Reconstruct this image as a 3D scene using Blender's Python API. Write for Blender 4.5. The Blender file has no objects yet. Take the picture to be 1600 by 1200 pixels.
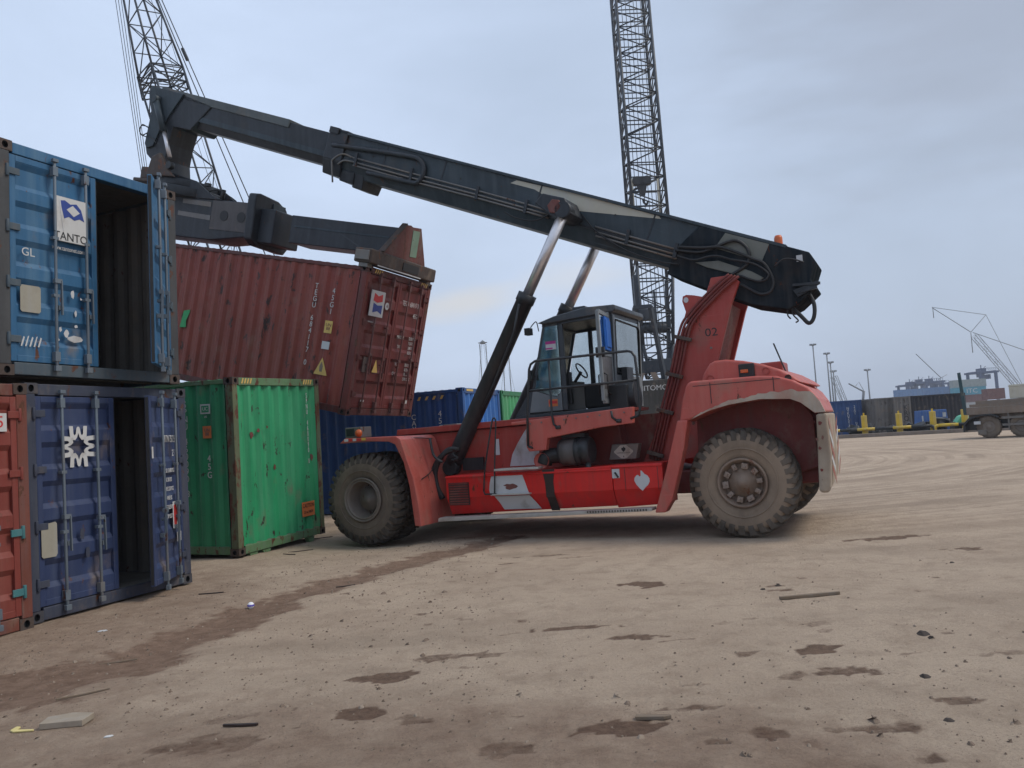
import bpy, bmesh, math, random
import numpy as np
from mathutils import Vector, Matrix, noise
random.seed(7)
C = bpy.context.scene.collection
SC = bpy.context.scene
RAD = math.radians

# ------------------------------------------------------------------ camera, sky, sun, exposure
cam_d = bpy.data.cameras.new('camera'); cam = bpy.data.objects.new('camera', cam_d); C.objects.link(cam)
cam_d.sensor_width = 36.0; cam_d.lens = 36.0*1310.85/1600; cam_d.clip_end = 6000; cam_d.clip_start = .05
CR, CU, CF = Vector((.99788,.0039,-.06493)), Vector((.06505,-.05977,.99609)), Vector((0,.9982,.0599))
cam.matrix_world = Matrix(((CR.x,CU.x,-CF.x,0),(CR.y,CU.y,-CF.y,0),(CR.z,CU.z,-CF.z,1.7067),(0,0,0,1)))
SC.camera = cam
SC.render.resolution_x, SC.render.resolution_y = 1024, 768
SC.view_settings.view_transform = 'Standard'; SC.view_settings.look = 'None'
SC.view_settings.exposure = 0.44; SC.view_settings.gamma = 1.0
SUN_EL, SUN_AZ = RAD(50), RAD(96)          # azimuth clockwise from +Y
world = bpy.data.worlds.new('World'); SC.world = world; world.use_nodes = True
def build_world():
    nt = world.node_tree; N = nt.nodes; L = nt.links; N.clear()
    out = N.new('ShaderNodeOutputWorld'); mix = N.new('ShaderNodeMixShader'); b1 = N.new('ShaderNodeBackground'); b2 = N.new('ShaderNodeBackground')
    sky = N.new('ShaderNodeTexSky'); sky.sky_type = 'NISHITA'; sky.sun_disc = False
    sky.sun_elevation = SUN_EL; sky.sun_rotation = SUN_AZ; sky.air_density = 1.5; sky.dust_density = 3
    L.new(sky.outputs[0], b1.inputs[0]); b1.inputs[1].default_value = .08
    tc = N.new('ShaderNodeTexCoord'); mp = N.new('ShaderNodeMapping'); mp.inputs['Scale'].default_value = (1.3,1.3,3.2); mp.inputs['Rotation'].default_value = (.25,.1,.4)
    L.new(tc.outputs['Generated'], mp.inputs[0])
    n1 = N.new('ShaderNodeTexNoise'); n1.inputs['Scale'].default_value = 1.5; n1.inputs['Detail'].default_value = 6; n1.inputs['Roughness'].default_value = .5; n1.inputs['Distortion'].default_value = .35
    L.new(mp.outputs[0], n1.inputs['Vector'])
    r1 = N.new('ShaderNodeValToRGB'); e = r1.color_ramp.elements
    e[0].position = .3; e[0].color = (.375,.45,.575,1); e[1].position = .72; e[1].color = (.52,.615,.79,1)
    L.new(n1.outputs['Fac'], r1.inputs[0])
    # the overcast is thicker, greyer, towards the right (east) and brighter to the north-west
    sep = N.new('ShaderNodeSeparateXYZ'); L.new(tc.outputs['Generated'], sep.inputs[0])
    mr = N.new('ShaderNodeMapRange'); mr.inputs[1].default_value = -.35; mr.inputs[2].default_value = .62; mr.inputs[3].default_value = 1.12; mr.inputs[4].default_value = .79
    L.new(sep.outputs['X'], mr.inputs[0])
    tint = N.new('ShaderNodeMix'); tint.data_type = 'RGBA'; tint.blend_type = 'MULTIPLY'; tint.inputs[0].default_value = 1
    L.new(r1.outputs[0], tint.inputs[6]); L.new(mr.outputs[0], tint.inputs[7])
    # one faint cream bank low in the north and a heavier grey patch high in the east, both broken up by noise
    def spot(center, rad, sq):
        sb = N.new('ShaderNodeVectorMath'); sb.operation = 'SUBTRACT'; L.new(tc.outputs['Generated'], sb.inputs[0]); sb.inputs[1].default_value = center
        sc_ = N.new('ShaderNodeVectorMath'); sc_.operation = 'MULTIPLY'; L.new(sb.outputs[0], sc_.inputs[0]); sc_.inputs[1].default_value = sq
        ro = N.new('ShaderNodeVectorRotate'); ro.rotation_type = 'Y_AXIS'; ro.inputs['Angle'].default_value = .07; L.new(sb.outputs[0], ro.inputs['Vector']); L.new(ro.outputs[0], sc_.inputs[0])
        ln = N.new('ShaderNodeVectorMath'); ln.operation = 'LENGTH'; L.new(sc_.outputs[0], ln.inputs[0])
        mp2 = N.new('ShaderNodeMapping'); mp2.inputs['Scale'].default_value = (6,6,22); L.new(tc.outputs['Generated'], mp2.inputs[0])
        n2 = N.new('ShaderNodeTexNoise'); n2.inputs['Scale'].default_value = 1.6; n2.inputs['Detail'].default_value = 7; L.new(mp2.outputs[0], n2.inputs['Vector'])
        ma = N.new('ShaderNodeMath'); ma.operation = 'MULTIPLY_ADD'; L.new(n2.outputs['Fac'], ma.inputs[0]); ma.inputs[1].default_value = .9; L.new(ln.outputs['Value'], ma.inputs[2])
        m_ = N.new('ShaderNodeMapRange'); m_.interpolation_type = 'SMOOTHSTEP'; m_.inputs[1].default_value = 1.5; m_.inputs[2].default_value = .55; m_.inputs[3].default_value = 0; m_.inputs[4].default_value = 1; L.new(ma.outputs[0], m_.inputs[0]); return m_.outputs[0]
    def over(base, fac, k, col):
        mm = N.new('ShaderNodeMath'); mm.operation = 'MULTIPLY'; mm.inputs[1].default_value = k; L.new(fac, mm.inputs[0])
        m2 = N.new('ShaderNodeMix'); m2.data_type = 'RGBA'; L.new(mm.outputs[0], m2.inputs[0]); L.new(base, m2.inputs[6]); m2.inputs[7].default_value = (*col,1); return m2
    m2 = over(tint.outputs[2], spot((-.055,.985,.160),1,(11,1,40)), .75, (.60,.585,.575))
    m2 = over(m2.outputs[2], spot((.085,.98,.18),1,(11,1,38)), .5, (.58,.585,.60))
    m2 = over(m2.outputs[2], spot((.49,.78,.40),1,(3.0,3.0,4.2)), .55, (.26,.28,.34))
    L.new(m2.outputs[2], b2.inputs[0]); b2.inputs[1].default_value = 1.0
    mix.inputs[0].default_value = .88
    L.new(b1.outputs[0], mix.inputs[1]); L.new(b2.outputs[0], mix.inputs[2]); L.new(mix.outputs[0], out.inputs[0])
build_world()
sd = bpy.data.lights.new('sun', 'SUN'); sd.energy = 1.5; sd.angle = RAD(20); sd.color = (1,.93,.82)
sun = bpy.data.objects.new('sun', sd); C.objects.link(sun)
sv = Vector((math.sin(SUN_AZ)*math.cos(SUN_EL), math.cos(SUN_AZ)*math.cos(SUN_EL), math.sin(SUN_EL)))
sun.rotation_euler = sv.to_track_quat('Z','Y').to_euler(); sun.location = sv*80

# ------------------------------------------------------------------ materials
def _mat(name):
    m = bpy.data.materials.new(name); m.use_nodes = True
    nt = m.node_tree; b = nt.nodes['Principled BSDF']; return m, nt, b
def paint(name, col, rough=.5, metal=0., var=.22, rust=0., rustcol=(.075,.028,.014), dirt=0., dirtcol=(.20,.155,.115), scale=1.0, streak=1.0, bump=.15, fade=None, spec=.4, scratch=0., srot=0.):
    """painted or bare steel: tone variation, vertical weathering streaks, rust patches and road dust"""
    m, nt, b = _mat(name); N = nt.nodes; L = nt.links
    tc = N.new('ShaderNodeTexCoord')
    def nz(sc, det=5, msc=(1,1,1), ro=.6, dist=0.):
        mp = N.new('ShaderNodeMapping'); mp.inputs['Scale'].default_value = msc; L.new(tc.outputs['Object'], mp.inputs[0])
        n = N.new('ShaderNodeTexNoise'); n.inputs['Scale'].default_value = sc*scale; n.inputs['Detail'].default_value = det; n.inputs['Roughness'].default_value = ro; n.inputs['Distortion'].default_value = dist
        L.new(mp.outputs[0], n.inputs['Vector']); return n.outputs['Fac']
    def ramp(fac, p0, p1, c0=(0,0,0,1), c1=(1,1,1,1)):
        r = N.new('ShaderNodeValToRGB'); r.color_ramp.elements[0].position = p0; r.color_ramp.elements[1].position = p1
        r.color_ramp.elements[0].color = c0; r.color_ramp.elements[1].color = c1; L.new(fac, r.inputs[0]); return r.outputs[0]
    def mixc(fac, a, c):
        x = N.new('ShaderNodeMix'); x.data_type = 'RGBA'
        if hasattr(fac,'links'): L.new(fac, x.inputs[0])
        else: x.inputs[0].default_value = fac
        for i, v in ((6,a),(7,c)):
            if hasattr(v,'links'): L.new(v, x.inputs[i])
            else: x.inputs[i].default_value = (*v,1)
        return x.outputs[2]
    lo = tuple(c*(1-var) for c in col); hi = tuple(min(.9,c*(1+var)) for c in col)
    big = nz(1.3,6); cur = mixc(ramp(big,.3,.7), lo, hi)
    st = nz(3.0,4,(2.5,2.5,.18*1/streak))
    gray = sum(col)/3; faded = fade or tuple(.55*c+.45*gray+.02 for c in col)
    cur = mixc(ramp(st,.45,.78), cur, faded)
    rr = nz(16,3); 
    fac_rough = ramp(rr,.3,.75,(rough*.8,)*3+(1,),(min(1,rough*1.2),)*3+(1,))
    if dirt > 0:
        d1 = ramp(nz(2.2,7,(1,1,.7)), .62-.34*dirt, .85-.25*dirt); cur = mixc(d1, cur, dirtcol)
    if rust > 0:
        f1 = ramp(nz(5.5,8,(1,1,.45),.68,.3), .66-.2*rust, .69-.18*rust)
        f2 = ramp(nz(22,4,(1,1,.6)), .74-.12*rust, .77-.12*rust)
        rc = mixc(nz(30,3), tuple(c*.55 for c in rustcol), tuple(min(.6,c*1.9) for c in rustcol))
        cur = mixc(f1, cur, rc); cur = mixc(f2, cur, rc)
    if scratch > 0:
        mp = N.new('ShaderNodeMapping'); mp.vector_type = 'TEXTURE'; mp.inputs['Rotation'].default_value = (0,srot,0); mp.inputs['Scale'].default_value = (6,1,.16); L.new(tc.outputs['Object'], mp.inputs[0])
        n = N.new('ShaderNodeTexNoise'); n.inputs['Scale'].default_value = 3; n.inputs['Detail'].default_value = 8; n.inputs['Roughness'].default_value = .75; L.new(mp.outputs[0], n.inputs['Vector'])
        f = ramp(n.outputs['Fac'], .60, .70); mu_ = N.new('ShaderNodeMath'); mu_.operation = 'MULTIPLY'; mu_.inputs[1].default_value = scratch; L.new(f, mu_.inputs[0])
        cur = mixc(mu_.outputs[0], cur, tuple(min(.5,c_*2.2+.03) for c_ in col))
    L.new(cur, b.inputs['Base Color']); L.new(fac_rough, b.inputs['Roughness'])
    b.inputs['Metallic'].default_value = metal; b.inputs['Specular IOR Level'].default_value = spec
    if bump:
        bp = N.new('ShaderNodeBump'); bp.inputs['Strength'].default_value = bump; bp.inputs['Distance'].default_value = .012
        L.new(nz(5,5), bp.inputs['Height']); L.new(bp.outputs[0], b.inputs['Normal'])
    return m
def plain(name, col, rough=.6, metal=0., emit=None):
    m, nt, b = _mat(name); N = nt.nodes; L = nt.links
    tc = N.new('ShaderNodeTexCoord'); n = N.new('ShaderNodeTexNoise'); n.inputs['Scale'].default_value = 9; n.inputs['Detail'].default_value = 5; L.new(tc.outputs['Object'], n.inputs['Vector'])
    x = N.new('ShaderNodeMix'); x.data_type = 'RGBA'; L.new(n.outputs['Fac'], x.inputs[0])
    x.inputs[6].default_value = tuple(c*.78 for c in col)+(1,); x.inputs[7].default_value = tuple(min(.92,c*1.2) for c in col)+(1,)
    L.new(x.outputs[2], b.inputs['Base Color']); b.inputs['Roughness'].default_value = rough; b.inputs['Metallic'].default_value = metal
    return m
def glass(name, tint, refl=.12):
    m = bpy.data.materials.new(name); m.use_nodes = True; nt = m.node_tree; N = nt.nodes; L = nt.links; N.clear()
    o = N.new('ShaderNodeOutputMaterial'); mx = N.new('ShaderNodeMixShader'); t = N.new('ShaderNodeBsdfTransparent'); g = N.new('ShaderNodeBsdfGlossy')
    t.inputs[0].default_value = (*tint,1); g.inputs[0].default_value = (.9,.95,.95,1); g.inputs['Roughness'].default_value = .06
    fr = N.new('ShaderNodeFresnel'); fr.inputs[0].default_value = 1.5; ad = N.new('ShaderNodeMath'); ad.operation = 'ADD'; ad.inputs[1].default_value = refl
    tc = N.new('ShaderNodeTexCoord'); n = N.new('ShaderNodeTexNoise'); n.inputs['Scale'].default_value = 3; L.new(tc.outputs['Object'], n.inputs['Vector'])
    mm = N.new('ShaderNodeMath'); mm.operation = 'MULTIPLY_ADD'; mm.inputs[1].default_value = .18; L.new(n.outputs['Fac'], mm.inputs[0]); L.new(fr.outputs[0], mm.inputs[2])
    L.new(mm.outputs[0], ad.inputs[0]); L.new(ad.outputs[0], mx.inputs[0]); L.new(t.outputs[0], mx.inputs[1]); L.new(g.outputs[0], mx.inputs[2]); L.new(mx.outputs[0], o.inputs[0])
    return m
RUST = (.085,.032,.016)
M = dict(
 red   = paint('faded red paint', (.34,.045,.034), .45, dirt=.2, var=.16, fade=(.36,.075,.058), rust=.16, scale=.9, dirtcol=(.19,.10,.075), scratch=.35),
 pink  = paint('sun bleached red paint', (.43,.088,.068), .48, dirt=.22, var=.16, fade=(.45,.135,.105), rust=.2, dirtcol=(.27,.15,.11), scratch=.35),
 bright= paint('clean red panel paint', (.56,.018,.015), .35, dirt=.05, var=.12, fade=(.40,.03,.024), bump=.06, scratch=.2, rust=.05),
 dkred = paint('dark dusty red paint', (.17,.03,.025), .6, dirt=.2, fade=(.14,.04,.035), rust=.15),
 boom  = paint('dark slate boom paint', (.034,.048,.059), .5, scratch=.6, srot=.42, dirt=.10, dirtcol=(.06,.058,.055), fade=(.058,.075,.085), rust=.08, var=.35, spec=.3),
 boomdk= paint('grimy boom steel', (.019,.023,.029), .48, scratch=.8, srot=.42, dirt=.14, dirtcol=(.042,.036,.032), rust=.1, var=.4, fade=(.036,.042,.05)),
 boomtop=paint('greyed top plate paint', (.085,.098,.098), .55, dirt=.2, rust=.1),
 cream = paint('cream stripe paint', (.46,.44,.36), .5, dirt=.15, var=.1),
 patch = paint('grey repair paint', (.13,.135,.115), .5, dirt=.15),
 brown = paint('rusty brown steel', (.065,.045,.036), .65, dirt=.2, rust=.45, rustcol=(.10,.04,.02)),
 rusted= paint('rust red spreader steel', (.15,.045,.035), .6, rust=.4, dirt=.12),
 sprgreen=paint('pale green panel', (.16,.27,.19), .5, rust=.2, dirt=.1),
 sprgrey=paint('warm grey plate', (.075,.066,.064), .5, dirt=.2),
 black = plain('black rubber', (.014,.014,.015), .55),
 blackp= paint('black metal', (.022,.024,.027), .45, dirt=.12, dirtcol=(.07,.06,.05)),
 steel = paint('dusty steel', (.16,.15,.14), .5, .3, dirt=.3, rust=.2),
 alu   = paint('dusty tread plate', (.42,.40,.36), .55, .2, dirt=.3),
 chrome= plain('chrome rod', (.66,.64,.65), .34, .75),
 white = paint('white decal', (.52,.52,.51), .5, dirt=.15, var=.08),
 ltgrey= paint('light grey paint', (.50,.51,.52), .5, dirt=.16, var=.08),
 tyre  = paint('dusty tyre rubber', (.105,.083,.067), .9, dirt=.8, dirtcol=(.19,.15,.113), var=.3, fade=(.115,.094,.077), bump=.4, spec=.2),
 tyre2 = paint('dried mud tyre rubber', (.165,.125,.093), .92, dirt=.85, dirtcol=(.27,.205,.15), var=.3, fade=(.20,.158,.122), bump=.4, spec=.15),
 tread = paint('tread rubber', (.024,.023,.023), .75, dirt=.25, dirtcol=(.10,.085,.07), var=.35, bump=.5, spec=.3),
 rim   = paint('grimy wheel steel', (.15,.125,.105), .6, 0., dirt=.6, dirtcol=(.21,.17,.135), rust=.15),
 rimrust=paint('rusty hub steel', (.16,.105,.075), .75, 0., dirt=.75, dirtcol=(.27,.20,.15), rust=.3, rustcol=(.16,.075,.045)),
 cabgrey=paint('grey cab paint', (.17,.19,.20), .42, dirt=.1, fade=(.21,.22,.23)),
 cabdk = paint('dark cab paint', (.045,.053,.062), .42, dirt=.1),
 blue  = plain('blue cloth', (.02,.14,.52), .7),
 seat  = plain('dark seat cloth', (.02,.02,.02), .9),
 glass = glass('tinted cab glass', (.74,.92,.88), .20),
 glass2= glass('clear cab glass', (.86,.9,.9), .03),
 orange= plain('orange lens', (.55,.11,.02), .35),
 oil   = plain('dark oil streak', (.03,.018,.015), .4),
 yellow= paint('yellow safety paint', (.62,.42,.03), .5, dirt=.15),
 mud   = paint('dried mud crust', (.36,.29,.215), .9, dirt=.7, dirtcol=(.24,.18,.13), rust=.25, rustcol=(.10,.05,.035), var=.25, bump=.6),
 crane = paint('crane lattice steel', (.03,.038,.05), .5, dirt=.05),
 rope  = plain('wire rope', (.045,.05,.058), .6),
 tan   = paint('tan plate', (.20,.155,.12), .8, dirt=.3),
 tagred= plain('red label', (.55,.03,.03), .5), tagmag = plain('magenta label', (.42,.03,.22), .5),
 tagblue=plain('navy label', (.02,.05,.25), .5), tagyel = plain('yellow sticker', (.62,.42,.12), .6), tagor = plain('orange sticker', (.60,.17,.05), .6),
 teal  = paint('teal painted steel', (.05,.17,.18), .6, rust=.2, dirt=.2),
 grey  = paint('weathered grey steel', (.115,.105,.10), .75, rust=.4, dirt=.35),
)

# ------------------------------------------------------------------ mesh tools
class MB:
    def __init__(s): s.v=[]; s.f=[]; s.m=[]; s.s=[]; s.T=None
    def add(s, vs, fs, mi=0, smooth=False):
        o = len(s.v)
        for p in vs: s.v.append(tuple(s.T @ Vector(p)) if s.T else tuple(p))
        for f in fs: s.f.append([i+o for i in f]); s.m.append(mi); s.s.append(smooth)
        return s
    def box(s, x0,x1,y0,y1,z0,z1, mi=0):
        return s.add([(x0,y0,z0),(x1,y0,z0),(x1,y1,z0),(x0,y1,z0),(x0,y0,z1),(x1,y0,z1),(x1,y1,z1),(x0,y1,z1)],
              [(0,3,2,1),(4,5,6,7),(0,1,5,4),(1,2,6,5),(2,3,7,6),(3,0,4,7)], mi)
    def prism(s, poly, a, b, axis='y', mi=0, smooth=False):
        f = {'y':lambda p,t:(p[0],t,p[1]), 'x':lambda p,t:(t,p[0],p[1]), 'z':lambda p,t:(p[0],p[1],t)}[axis]
        n = len(poly); vs = [f(p,a) for p in poly]+[f(p,b) for p in poly]
        o = len(s.v); s.add(vs, [list(range(n))[::-1], list(range(n,2*n))], mi)
        for i in range(n): j=(i+1)%n; s.f.append([o+i,o+j,o+n+j,o+n+i]); s.m.append(mi); s.s.append(smooth)
        return s
    def bar(s, p, q, w, h=None, mi=0, up=(0,0,1)):
        p=Vector(p); q=Vector(q); h=h or w; d=(q-p).normalized(); u=Vector(up)
        if abs(d.dot(u))>.98: u=Vector((1,0,0))
        a=d.cross(u).normalized()*w/2; b=a.cross(d).normalized()*h/2
        vs=[x+i*a+j*b for x in (p,q) for i,j in ((-1,-1),(1,-1),(1,1),(-1,1))]
        return s.add(vs,[(0,1,2,3),(7,6,5,4),(0,4,5,1),(1,5,6,2),(2,6,7,3),(3,7,4,0)],mi)
    def tube(s, pts, r, n=8, mi=0, closed=False):
        pts=[Vector(p) for p in pts]; k=len(pts); rs = r if isinstance(r,(list,tuple)) else [r]*k
        o=len(s.v); t0=(pts[1]-pts[0]).normalized(); u=t0.orthogonal().normalized(); vs=[]
        for i,p in enumerate(pts):
            t=(pts[min(i+1,k-1)]-pts[max(i-1,0)])
            if closed: t=pts[(i+1)%k]-pts[i-1]
            t=t.normalized(); u=(u-t*u.dot(t)).normalized(); w=t.cross(u)
            vs += [p+(u*math.cos(a)+w*math.sin(a))*rs[i] for a in [2*math.pi*j/n for j in range(n)]]
        fs=[]
        for i in range(k if closed else k-1):
            i2=(i+1)%k
            for j in range(n): j2=(j+1)%n; fs.append((i*n+j,i*n+j2,i2*n+j2,i2*n+j))
        s.add(vs,fs,mi,True)
        if not closed: s.f += [[o+j for j in range(n)][::-1],[o+(k-1)*n+j for j in range(n)]]; s.m += [mi,mi]; s.s += [False,False]
        return s
    def cyl(s,p,q,r,n=16,mi=0): return s.tube([p,q],r,n,mi)
    def lathe(s, prof, c, n=40, axis='y', mi=0, closed=False, smooth=True):
        """prof: (radius, offset along the axis)"""
        k=len(prof); vs=[]
        for r,t in prof:
            for j in range(n):
                a=2*math.pi*j/n; x,z=r*math.cos(a),r*math.sin(a)
                vs.append({'y':(c[0]+x,c[1]+t,c[2]+z),'x':(c[0]+t,c[1]+x,c[2]+z),'z':(c[0]+x,c[1]+z,c[2]+t)}[axis])
        fs=[]
        for i in range(k if closed else k-1):
            i2=(i+1)%k
            for j in range(n): j2=(j+1)%n; fs.append((i*n+j,i*n+j2,i2*n+j2,i2*n+j))
        return s.add(vs,fs,mi,smooth)
    def build(s, name, mats, parent=None, bevel=0, loc=None, recalc=True, subdiv=0, seg=2):
        me=bpy.data.meshes.new(name); me.from_pydata(s.v,[],s.f)
        if not isinstance(mats,(list,tuple)): mats=[mats]
        for m in mats: me.materials.append(m)
        me.polygons.foreach_set('material_index',s.m); me.polygons.foreach_set('use_smooth',s.s); me.update()
        if recalc:
            bm=bmesh.new(); bm.from_mesh(me); bmesh.ops.recalc_face_normals(bm,faces=bm.faces); bm.to_mesh(me); bm.free()
        o=bpy.data.objects.new(name,me); C.objects.link(o)
        if parent is not None: o.parent=parent
        if loc is not None: o.location=loc
        if bevel:
            md=o.modifiers.new('bevel','BEVEL'); md.width=bevel; md.segments=seg; md.limit_method='ANGLE'; md.angle_limit=RAD(32); md.harden_normals=False
        return o
def tag(o, label=None, cat=None, group=None, kind=None):
    for k,v in (('label',label),('category',cat),('group',group),('kind',kind)):
        if v: o[k]=v
    return o
def empty(name, mat): 
    o=bpy.data.objects.new(name,None); C.objects.link(o); o.empty_display_size=.3
    o.matrix_world = mat if isinstance(mat,Matrix) else Matrix.Translation(mat); return o
def copy_tree(o, parent=None):
    c=o.copy(); C.objects.link(c)
    if parent is not None: c.parent=parent
    for ch in list(o.children): copy_tree(ch,c)
    return c
def spline(pts, k=6):
    """Catmull-Rom through the points"""
    P=[Vector(p) for p in pts]; P=[2*P[0]-P[1]]+P+[2*P[-1]-P[-2]]; out=[]
    for i in range(1,len(P)-2):
        for j in range(k):
            t=j/k; a,b,c,d=P[i-1],P[i],P[i+1],P[i+2]
            out.append(.5*((2*b)+(c-a)*t+(2*a-5*b+4*c-d)*t*t+(3*b-a-3*c+d)*t**3))
    return out+[P[-2]]
def text_mesh(s, size, space_line=1.0, depth=.0015, align='CENTER'):
    cu=bpy.data.curves.new('lettering','FONT'); cu.body=s; cu.size=size; cu.align_x=align; cu.align_y='CENTER'; cu.extrude=depth; cu.space_line=space_line; cu.resolution_u=3
    ob=bpy.data.objects.new('lettering',cu); me=bpy.data.meshes.new_from_object(ob); bpy.data.objects.remove(ob); return me
def text(s, size, mat, parent, origin, right, up, space_line=1.0, depth=.0015, sx=1.0, name='lettering', align='CENTER', bold=0):
    """lettering lying in the plane spanned by right and up, as a mesh child of parent"""
    me=text_mesh(s,size,space_line,depth,align); me.materials.clear(); me.materials.append(mat)
    r=Vector(right).normalized(); u=Vector(up).normalized(); n=r.cross(u)
    me.transform(Matrix(((r.x*sx,u.x,n.x,origin[0]),(r.y*sx,u.y,n.y,origin[1]),(r.z*sx,u.z,n.z,origin[2]),(0,0,0,1))))
    o=bpy.data.objects.new(name,me); C.objects.link(o); o.parent=parent; return o
def decal(name, poly, mat, parent, origin, right, up, t=.002):
    """thin flat sign cut to a polygon in the plane of right and up"""
    r=Vector(right).normalized(); u=Vector(up).normalized(); n=r.cross(u)
    mb=MB(); mb.T=Matrix(((r.x,u.x,n.x,origin[0]),(r.y,u.y,n.y,origin[1]),(r.z,u.z,n.z,origin[2]),(0,0,0,1)))
    mb.prism(poly,0,t,'z'); return mb.build(name,mat,parent)
def rect(w,h,cx=0,cy=0): return [(cx-w/2,cy-h/2),(cx+w/2,cy-h/2),(cx+w/2,cy+h/2),(cx-w/2,cy+h/2)]
# ------------------------------------------------------------------ shipping containers
W = 2.438
def casting(mb, x, y, z, sx, sy, sz, mi=0, mh=1):
    """corner casting, 178 x 162 x 118, with a real oval recess in the end and side faces; (x,y,z) is its outer corner, s* point inwards"""
    dx,dy,dz=.178*sx,.162*sy,.118*sz
    def ring(org,ax,ay,w,h,nrm):
        org,ax,ay,nrm=map(Vector,(org,ax,ay,nrm)); c=org+ax*w/2+ay*h/2; n=12
        outer=[org,org+ax*w,org+ax*w+ay*h,org+ay*h]
        out=[]; 
        for i in range(n):
            a=2*math.pi*(i+.5)/n; ca,sa=math.cos(a),math.sin(a); k=min(w/2/abs(ca) if abs(ca)>1e-6 else 9, h/2/abs(sa) if abs(sa)>1e-6 else 9)
            out.append(c+ax*ca*k+ay*sa*k)
        inn=[c+ax*math.cos(2*math.pi*(i+.5)/n)*w*.22+ay*math.sin(2*math.pi*(i+.5)/n)*h*.34 for i in range(n)]
        dp=[p+nrm*.05 for p in inn]
        vs=out+inn+dp; fs=[(i,(i+1)%n,n+(i+1)%n,n+i) for i in range(n)]
        mb.add(vs,fs,mi); 
        mb.add(vs,[(n+i,n+(i+1)%n,2*n+(i+1)%n,2*n+i) for i in range(n)]+[tuple(range(2*n,3*n))],mh)  # hole walls and floor coloured black, recess shade put into the colour
        for i in range(4):
            p=outer[i]; 
            near=sorted(range(n),key=lambda k:(out[k]-p).length)[:2]; mb.add([p,out[near[0]],out[near[1]]],[(0,1,2)],mi)
    X,Y,Z=Vector((sx,0,0)),Vector((0,sy,0)),Vector((0,0,sz)); p=Vector((x,y,z))
    ring(p,Y,Z,.162,.118,X); ring(p,X,Z,.178,.118,Y); ring(p,X,Y,.178,.162,Z)
    q=p+X*.178+Y*.162+Z*.118
    mb.add([q,q-Y*.162,q-Y*.162-Z*.118,q-Z*.118],[(0,1,2,3)],mi); mb.add([q,q-X*.178,q-X*.178-Z*.118,q-Z*.118],[(0,1,2,3)],mi); mb.add([q,q-X*.178,q-X*.178-Y*.162,q-Y*.162],[(0,1,2,3)],mi)
def corr_line(a, b, depth=.036, pitch=.278):
    """trapezoidal wave between a and b: list of (position, inset)"""
    n=max(1,round((b-a)/pitch)); p=(b-a)/n; out=[]
    for i in range(n):
        s=a+i*p; out += [(s,0),(s+p*.25,0),(s+p*.5,depth),(s+p*.75,depth)]
    return out+[(b,0)]
def corr_panel(mb, a, b, z0, z1, place, depth=.036, pitch=.278, mi=0, nz=1):
    L=corr_line(a,b,depth,pitch); k=len(L); vs=[]
    for j in range(nz+1):
        z=z0+(z1-z0)*j/nz; vs += [place(t,d,z) for t,d in L]
    mb.add(vs,[(j*k+i,j*k+i+1,(j+1)*k+i+1,(j+1)*k+i) for j in range(nz) for i in range(k-1)],mi)
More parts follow.
